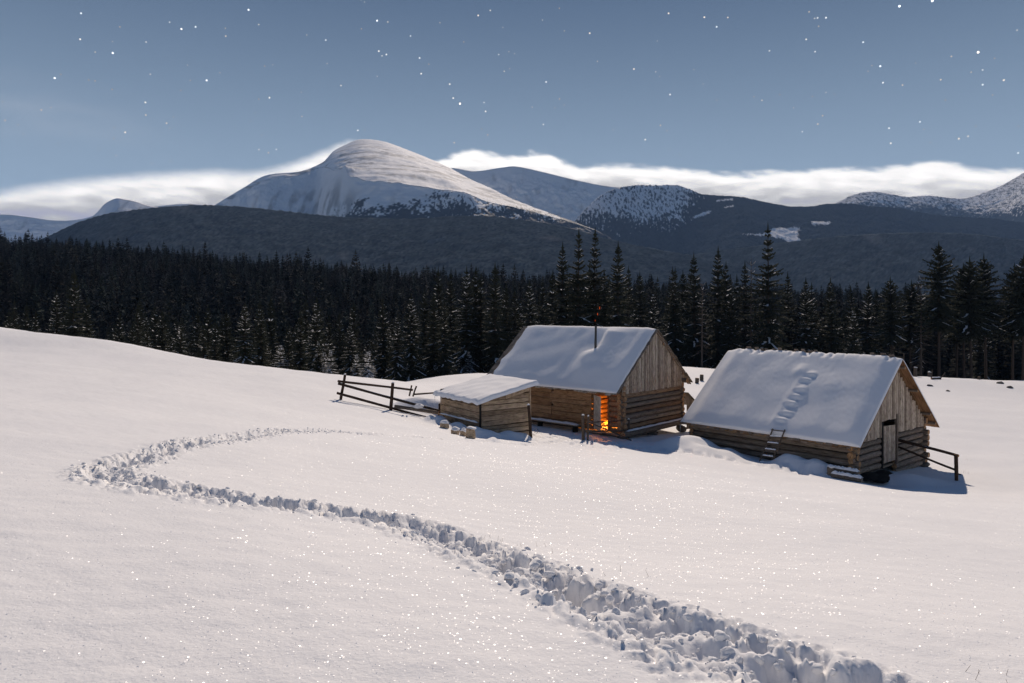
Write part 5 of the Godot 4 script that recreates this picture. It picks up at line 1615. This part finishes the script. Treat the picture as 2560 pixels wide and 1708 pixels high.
	stump(Vector3(-2.95, -5.45, -32.3), 0.20, 0.26, "snow-topped stub at the upper end of the row before the shed", 3)


func stump(at: Vector3, r: float, tall: float, label: String, q: int) -> void:
	var g := ground(at.x, at.z)
	var t := thing("log_stump", label, "stump", Vector3(at.x, g - 0.06, at.z), 0.0, "stumps before the shed")
	log_between("trunk", t, Vector3.ZERO, Vector3(0.015, tall, 0.01), r, M.shed[2], q, M.cut)
	snow_heap("snow_cap", t, Vector3(0.015, tall + 0.015, 0.01), Vector3(r * 0.98, 0.09 if q == 0 else 0.13, r * 0.98), q)


func post(called: String, label: String, at: Vector3, tall: float, tilt: Vector3, r: float, m: Material, cap: bool, group: String) -> Node3D:
	var g := ground(at.x, at.z)
	var t := thing(called, label, "post", Vector3(at.x, g, at.z), 0.0, group)
	log_between("pole", t, Vector3(0, -0.3, 0) - tilt * 0.2, Vector3(0, tall, 0) + tilt, r, m, 4)
	if cap: snow_heap("snow_cap", t, Vector3(0, tall + 0.01, 0) + tilt, Vector3(r, 0.05, r), 1)
	return t


func make_fences() -> void:
	# pole fence from the open slope to the shed
	var g1 := ground(-8.6, -37.2)
	var g2 := ground(-5.95, -36.3)
	var g3 := ground(-3.62, -36.7)
	post("fence_post", "leaning post at the outer end of the pole fence", Vector3(-8.6, 0, -37.2), 1.26, Vector3(0.2, 0, 0), 0.07, M.pole[0], true, "fence posts left of the shed")
	post("fence_post", "thick middle post of the pole fence", Vector3(-5.95, 0, -36.3), 1.34, Vector3(0.11, 0, 0), 0.085, M.pole[0], true, "fence posts left of the shed")
	post("fence_post", "short fence post beside the shed wall", Vector3(-3.62, 0, -36.7), 0.80, Vector3(0.02, 0, 0), 0.07, M.pole[1], true, "fence posts left of the shed")
	var rails := [["top rail of the pole fence, held up by two crossed sticks", Vector3(-8.72, g1 + 0.94, -37.1), Vector3(-4.86, g2 + 0.98, -36.3), 0.056], ["middle rail of the pole fence sloping down to the shed", Vector3(-8.7, g1 + 0.80, -37.05), Vector3(-3.6, g3 + 0.46, -36.6), 0.066], ["lowest rail of the pole fence", Vector3(-8.75, g1 + 0.34, -37.05), Vector3(-3.65, g3 + 0.0, -36.4), 0.062]]
	for k in 3:
		var t := thing("fence_rail", rails[k][0], "rail", rails[k][1], 0.0, "rails of the pole fence")
		log_between("pole", t, Vector3.ZERO, rails[k][2] - rails[k][1], rails[k][3], M.pole[k % 2], 4 + k)
		if k: snow_bar("snow", t, Vector3(0, rails[k][3] * 0.7, 0), (rails[k][2] - rails[k][1]) + Vector3(0, rails[k][3] * 0.7, 0), Vector3(0, 0, 0.06), 0.02, k)
	var inner := thing("fence_rail", "thin rail running from the crossed sticks to the shed eave", "rail", Vector3(-4.85, g2 + 0.76, -36.5), 0.0, "rails of the pole fence")
	log_between("pole", inner, Vector3.ZERO, Vector3(1.35, 0.04, -0.3), 0.04, M.pole[0], 4)
	var s1 := thing("fence_stick", "nearer of two short sticks that hold the top fence rail", "stick", Vector3(-5.02, g2 + 0.70, -36.25), 0.0, "sticks of the pole fence")
	log_between("pole", s1, Vector3.ZERO, Vector3(0.10, 0.53, 0), 0.042, M.pole[0], 4)
	var s2 := thing("fence_stick", "more slanted of two short sticks that hold the top fence rail", "stick", Vector3(-4.88, g2 + 0.67, -36.38), 0.0, "sticks of the pole fence")
	log_between("pole", s2, Vector3.ZERO, Vector3(0.20, 0.50, 0), 0.042, M.pole[1], 5)
	var beam := thing("fallen_log", "dark log lying along the foot of the pole fence", "log", Vector3(-5.8, ground(-5.8, -36.6) + 0.22, -36.6))
	log_between("trunk", beam, Vector3.ZERO, Vector3(2.2, -0.30, 0.2), 0.09, M.log_grey[1], 2)
	snow_heap("snow", beam, Vector3(1.15, 0.02, 0.1), Vector3(0.30, 0.13, 0.16), 1)
	# gate of thin poles by the cabin door
	var a := Vector3(3.35, 0, -34.75)
	var b := Vector3(3.55, 0, -34.72)
	post("gate_post", "thicker of the twin grey posts before the cabin door", a, 1.18, Vector3(-0.03, 0, 0), 0.075, M.pole_grey[0], true, "twin posts before the cabin door")
	post("gate_post", "thinner of the twin grey posts before the cabin door", b, 1.16, Vector3(0.02, 0, 0), 0.045, M.pole_grey[0], true, "twin posts before the cabin door")
	post("gate_post", "short post at the cabin corner where the gate poles end", Vector3(5.9, 0, -37.6), 0.95, Vector3(0, 0, 0), 0.07, M.pole_grey[0], true, "twin posts before the cabin door")
	var ga := ground(a.x, a.z)
	var gc := ground(5.9, -37.6)
	var poles := [["upper gate pole across the cabin entrance", Vector3(3.5, ga + 0.84, -34.8), Vector3(5.95, gc + 0.90, -37.5), 0.030], ["lower gate pole across the cabin entrance", Vector3(3.5, ga + 0.38, -34.8), Vector3(5.95, gc + 0.42, -37.5), 0.030], ["gate pole slanting from the twin posts down to the snow", Vector3(3.55, ga + 0.88, -34.7), Vector3(5.75, ground(5.75, -36.4) + 0.10, -36.4), 0.032], ["gate pole lying low across the cabin threshold", Vector3(4.4, ground(4.4, -36.2) + 0.38, -36.2), Vector3(5.85, ground(5.85, -36.3) + 0.04, -36.3), 0.035]]
	for k in 4:
		var t := thing("gate_pole", poles[k][0], "pole", poles[k][1], 0.0, "poles of the cabin gate")
		log_between("pole", t, Vector3.ZERO, poles[k][2] - poles[k][1], poles[k][3], M.pole_grey[0], 4 + k)


func make_small_things() -> void:
	# stubs, stakes and stones in the far snowfield
	var q := 0
	for s in [[53.9, -99.0, 0.22, 1.3, 0, "stout broken trunk stub at the forest edge past the barn"], [55.76, -99.0, 0.2, 0.7, 0, "low stub at the forest edge beside the snapped trunk"], [18.64, -74.7, 0.20, 0.65, 0, "dark stub in the snow between the two roofs, nearer one"], [19.92, -77.8, 0.20, 0.75, 0, "dark stub in the snow between the two roofs, farther one"], [60.84, -96.5, 0.16, 0.5, 0, "tiny stub at the forest edge by the right frame trees"], [52.7, -99.6, 0.06, 3.2, 0, "thin bare stake at the forest edge behind the barn rake"]]:
		var t := thing("tree_stub", s[5], "stump", Vector3(s[0], ground(s[0], s[1]) - 0.1, s[1]), 0.0, "stubs in the far snowfield")
		log_between("trunk", t, Vector3.ZERO, Vector3(0.03, s[3], 0), s[2], M.dead, q)
		if q < 2: snow_heap("snow_cap", t, Vector3(0.03, s[3], 0), Vector3(s[2], 0.14, s[2]), q)
		q += 1
	var snag := thing("snag", "split tree snag lying half snowed in on the far field", "snag", Vector3(54.74, ground(54.74, -95.6), -95.6))
	log_between("trunk", snag, Vector3(-0.6, 0.05, 0), Vector3(0.6, 0.15, 0), 0.17, M.dead, 1)
	log_between("branch", snag, Vector3(-0.6, 0.2, 0), Vector3(-0.5, 1.2, 0), 0.06, M.dead, 4)
	log_between("branch", snag, Vector3(0.7, 0.2, 0), Vector3(1.1, 0.9, 0.1), 0.06, M.dead, 5)
	snow_bar("snow", snag, Vector3(-0.55, 0.16, 0), Vector3(0.55, 0.26, 0), Vector3(0, 0, 0.3), 0.12, 3)
	q = 0
	for s in [[51.2, -90.8, 0.30, "dark stone in the far snow past the barn, nearest the forest"], [50.95, -86.6, 0.20, "small dark stone in the snow past the barn, below the bigger one"], [20.32, -33.66, 0.07, "small dark pebble in the snow beside the railing post"], [60.06, -89.3, 0.28, "dark stone farthest out on the snow past the barn"], [61.1, -92.7, 0.35, "broad snow-topped stone by the forest edge past the barn"]]:
		var o := MeshInstance3D.new()
		o.name = numbered("stone")
		o.mesh = lump_meshes[q % 6]
		o.material_override = M.stone
		add_child(o)
		o.transform = Transform3D(Basis.from_scale(Vector3(s[2] * 1.2, s[2] * 0.7, s[2])), Vector3(s[0], ground(s[0], s[1]) + s[2] * 0.2, s[1]))
		tag(o, s[3], "stone", "stones in the snow")
		q += 1
	# a few dry stalks that pierce the crust
	var v := PackedVector3Array()
	var r := RandomNumberGenerator.new()
	r.seed = 31
	for spot in [[0.1, -6.6, 9], [-0.25, -6.9, 6], [0.75, -5.6, 4], [2.2, -3.6, 6], [17.2, -29.8, 4], [21.0, -34.2, 14], [19.7, -33.4, 8], [24.0, -39.0, 5], [-4.4, -35.6, 4]]:
		for k in spot[2]:
			var x: float = spot[0] + r.randfn(0.0, 0.16)
			var z: float = spot[1] + r.randfn(0.0, 0.16)
			var g := ground(x, z)
			var h := r.randf_range(0.015, 0.06) * (1.0 if -z < 10.0 else 3.0)
			stick(v, Vector3(x, g - 0.03, z), Vector3(x + r.randf_range(-0.05, 0.05), g + h, z + r.randf_range(-0.04, 0.04)), 0.0016, 0.0008)
	var grass := MeshInstance3D.new()
	grass.name = "dry_grass"
	grass.mesh = flat_mesh(v)
	grass.material_override = plain(Color(0.16, 0.12, 0.09))
	add_child(grass)
	tag(grass, "thin dry grass stalks poking through the snow crust", "", "", "stuff")


func make_loose_snow() -> void:
	var r := RandomNumberGenerator.new()
	r.seed = 99
	var n := path_points.size()
	var sets := [[], [], [], [], [], []]
	var whole := path_points[n - 1].y
	for k in 8500:
		var at := r.randi() % n
		var p := path_points[at]
		if -p.z > 22.5: continue
		var t := path_points[mini(at + 1, n - 1)] - path_points[maxi(at - 1, 0)]
		var out := Vector2(t.z, -t.x).normalized() * r.randfn(0.0, 0.185)
		var x := p.x + out.x
		var z := p.z + out.y
		var size := (0.006 + 0.029 * pow(r.randf(), 3.4)) * (1.0 if -p.z < 6.0 else 0.72)
		var y := ground(x, z)
		var b := Basis.from_euler(Vector3(r.randf() * TAU, r.randf() * TAU, r.randf() * TAU)).scaled(Vector3(size * r.randf_range(0.8, 1.4), size * r.randf_range(0.6, 1.0), size))
		sets[k % 6].append(Transform3D(b, Vector3(x, y + size * 0.25, z)))
	for q in 6:
		var typed: Array[Transform3D] = []
		typed.assign(sets[q])
		scatter("snow_clods", lump_meshes[q], M.snow, typed, "loose clods of snow kicked up along the trodden path")
	# frost plates lying nearly flat on the crust: those that happen to mirror the moon flash
	var v := PackedVector3Array()
	for k in 6:
		v.append_array([Vector3.ZERO, Vector3(cos(k * TAU / 6), 0, sin(k * TAU / 6)), Vector3(cos((k + 1) * TAU / 6), 0, sin((k + 1) * TAU / 6))])
	var plate := flat_mesh(v)
	var places: Array[Transform3D] = []
	var tries := 0
	while places.size() < 30000 and tries < 90000:
		tries += 1
		var d := 2.6 * exp(pow(r.randf(), 1.25) * 2.7)
		var turn := r.randf_range(-0.68, 0.68)
		var x := sin(turn) * d
		var z := -cos(turn) * d
		if nearest_on_path(x, z).x < 0.3: continue
		var y := ground(x, z)
		var up := Vector3(r.randfn(0.06, 0.32), 1.0, r.randfn(0.20, 0.11)).normalized()
		var side := up.cross(Vector3(0.3, 0.1, 1.0)).normalized()
		var size := (0.0015 + 0.0029 * pow(r.randf(), 3.0)) * (1.2 + 0.085 * minf(d, 30.0))
		places.append(Transform3D(Basis(side, up, side.cross(up)).scaled(Vector3(size, size, size)), Vector3(x, y + size * 0.15, z)))
	scatter("frost_plates", plate, M.crystal, places, "glittering frost crystals on the snow crust")


# ---------------------------------------------------------------- all of it
func _ready() -> void:
	noise_a.seed = 1
	noise_a.frequency = 1.0
	noise_a.fractal_octaves = 3
	noise_b.seed = 2
	noise_b.frequency = 1.0
	noise_b.fractal_type = FastNoiseLite.FRACTAL_NONE
	noise_c.seed = 3
	noise_c.frequency = 1.0
	noise_c.noise_type = FastNoiseLite.TYPE_CELLULAR
	noise_c.cellular_return_type = FastNoiseLite.RETURN_DISTANCE
	var camera := Camera3D.new()
	camera.name = "camera"
	camera.projection = Camera3D.PROJECTION_FRUSTUM
	camera.near = 0.1
	camera.far = 14000.0
	camera.size = 2.0 * 0.1 * 784.0 / 1700.0
	camera.frustum_offset = Vector2(0, -0.1 * 84.0 / 1700.0)
	add_child(camera)
	camera.current = true
	make_sky()
	var moon := DirectionalLight3D.new()
	moon.name = "moon"
	moon.light_energy = 1.22
	moon.light_color = Color(1.0, 0.932, 0.862)
	moon.light_angular_distance = 0.53
	moon.shadow_enabled = true
	moon.sky_mode = DirectionalLight3D.SKY_MODE_LIGHT_ONLY
	add_child(moon)
	moon.look_at_from_position(Vector3.ZERO, -MOON_FROM)
	make_materials()
	make_shapes()
	make_lattice()
	drifts = [
		Vector4(12.95, -31.75, 0.22, 0.5), Vector4(12.5, -32.2, 0.24, 0.5), Vector4(12.05, -32.6, 0.20, 0.5), Vector4(13.4, -31.3, 0.24, 0.45), Vector4(9.4, -35.6, 0.34, 0.7), Vector4(8.7, -36.0, 0.36, 0.8), Vector4(10.2, -34.8, 0.22, 0.6),
		Vector4(15.2, -30.7, -0.42, 0.95), Vector4(16.9, -31.9, 0.30, 1.3), Vector4(7.9, -35.3, 0.46, 1.0), Vector4(8.9, -34.3, 0.24, 0.8), Vector4(10.1, -34.0, 0.22, 0.9), Vector4(12.1, -32.5, 0.40, 0.9), Vector4(13.2, -31.7, 0.26, 0.7), Vector4(12.8, -31.4, 0.18, 0.5),
		Vector4(-1.6, -32.0, 0.30, 0.5), Vector4(-0.9, -32.0, 0.20, 0.5), Vector4(-2.4, -33.0, 0.34, 0.55), Vector4(-3.3, -34.3, 0.42, 0.55), Vector4(-0.1, -32.6, 0.30, 0.6), Vector4(0.5, -33.1, 0.22, 0.5), Vector4(-0.72, -28.9, 0.20, 0.30), Vector4(-3.85, -34.8, 0.36, 0.33), Vector4(-1.7, -30.9, -0.16, 0.8),
		Vector4(-2.2, -31.0, -0.10, 1.2), Vector4(1.5, -38.6, -0.1, 1.4), Vector4(4.6, -36.6, -0.06, 1.0), Vector4(-5.7, -38.9, 0.30, 0.7), Vector4(-5.0, -38.7, 0.40, 0.7), Vector4(-4.3, -38.5, 0.44, 0.7), Vector4(-3.6, -38.3, 0.46, 0.7), Vector4(-2.8, -38.2, 0.46, 0.8), Vector4(-4.9, -39.8, 0.4, 1.2), Vector4(-3.6, -39.8, 0.45, 1.4), Vector4(-2.2, -39.8, 0.45, 1.4), Vector4(-1.4, -38.6, 0.4, 0.9), Vector4(7.5, -37.5, -0.15, 1.2), Vector4(11.0, -40.0, -0.2, 1.6)]
	var r := RandomNumberGenerator.new()
	r.seed = 12
	var walk := [Vector2(3.4, -34.0), Vector2(4.8, -33.9), Vector2(6.2, -33.9), Vector2(7.6, -33.6), Vector2(8.9, -33.0), Vector2(10.2, -32.3), Vector2(11.4, -31.6), Vector2(12.4, -30.9)]
	for k in 30:
		var s := k / 30.0 * (walk.size() - 1)
		var p: Vector2 = walk[int(s)].lerp(walk[int(s) + 1], s - int(s))
		var d: Vector2 = walk[int(s) + 1] - walk[int(s)]
		prints.append(Vector4(p.x + r.randf_range(-0.12, 0.12), p.y + (0.12 if k % 2 else -0.12), d.angle(), r.randf_range(0.10, 0.20)))
	for k in 80:
		prints.append(Vector4(r.randf_range(0.4, 5.0), r.randf_range(-37.2, -32.4), r.randf() * PI, r.randf_range(0.05, 0.16)))
	make_path()
	make_ground()
	make_mountains()
	make_cabin()
	make_barn()
	make_shed()
	make_fences()
	make_trees()
	make_stars()
	make_small_things()
	make_loose_snow()
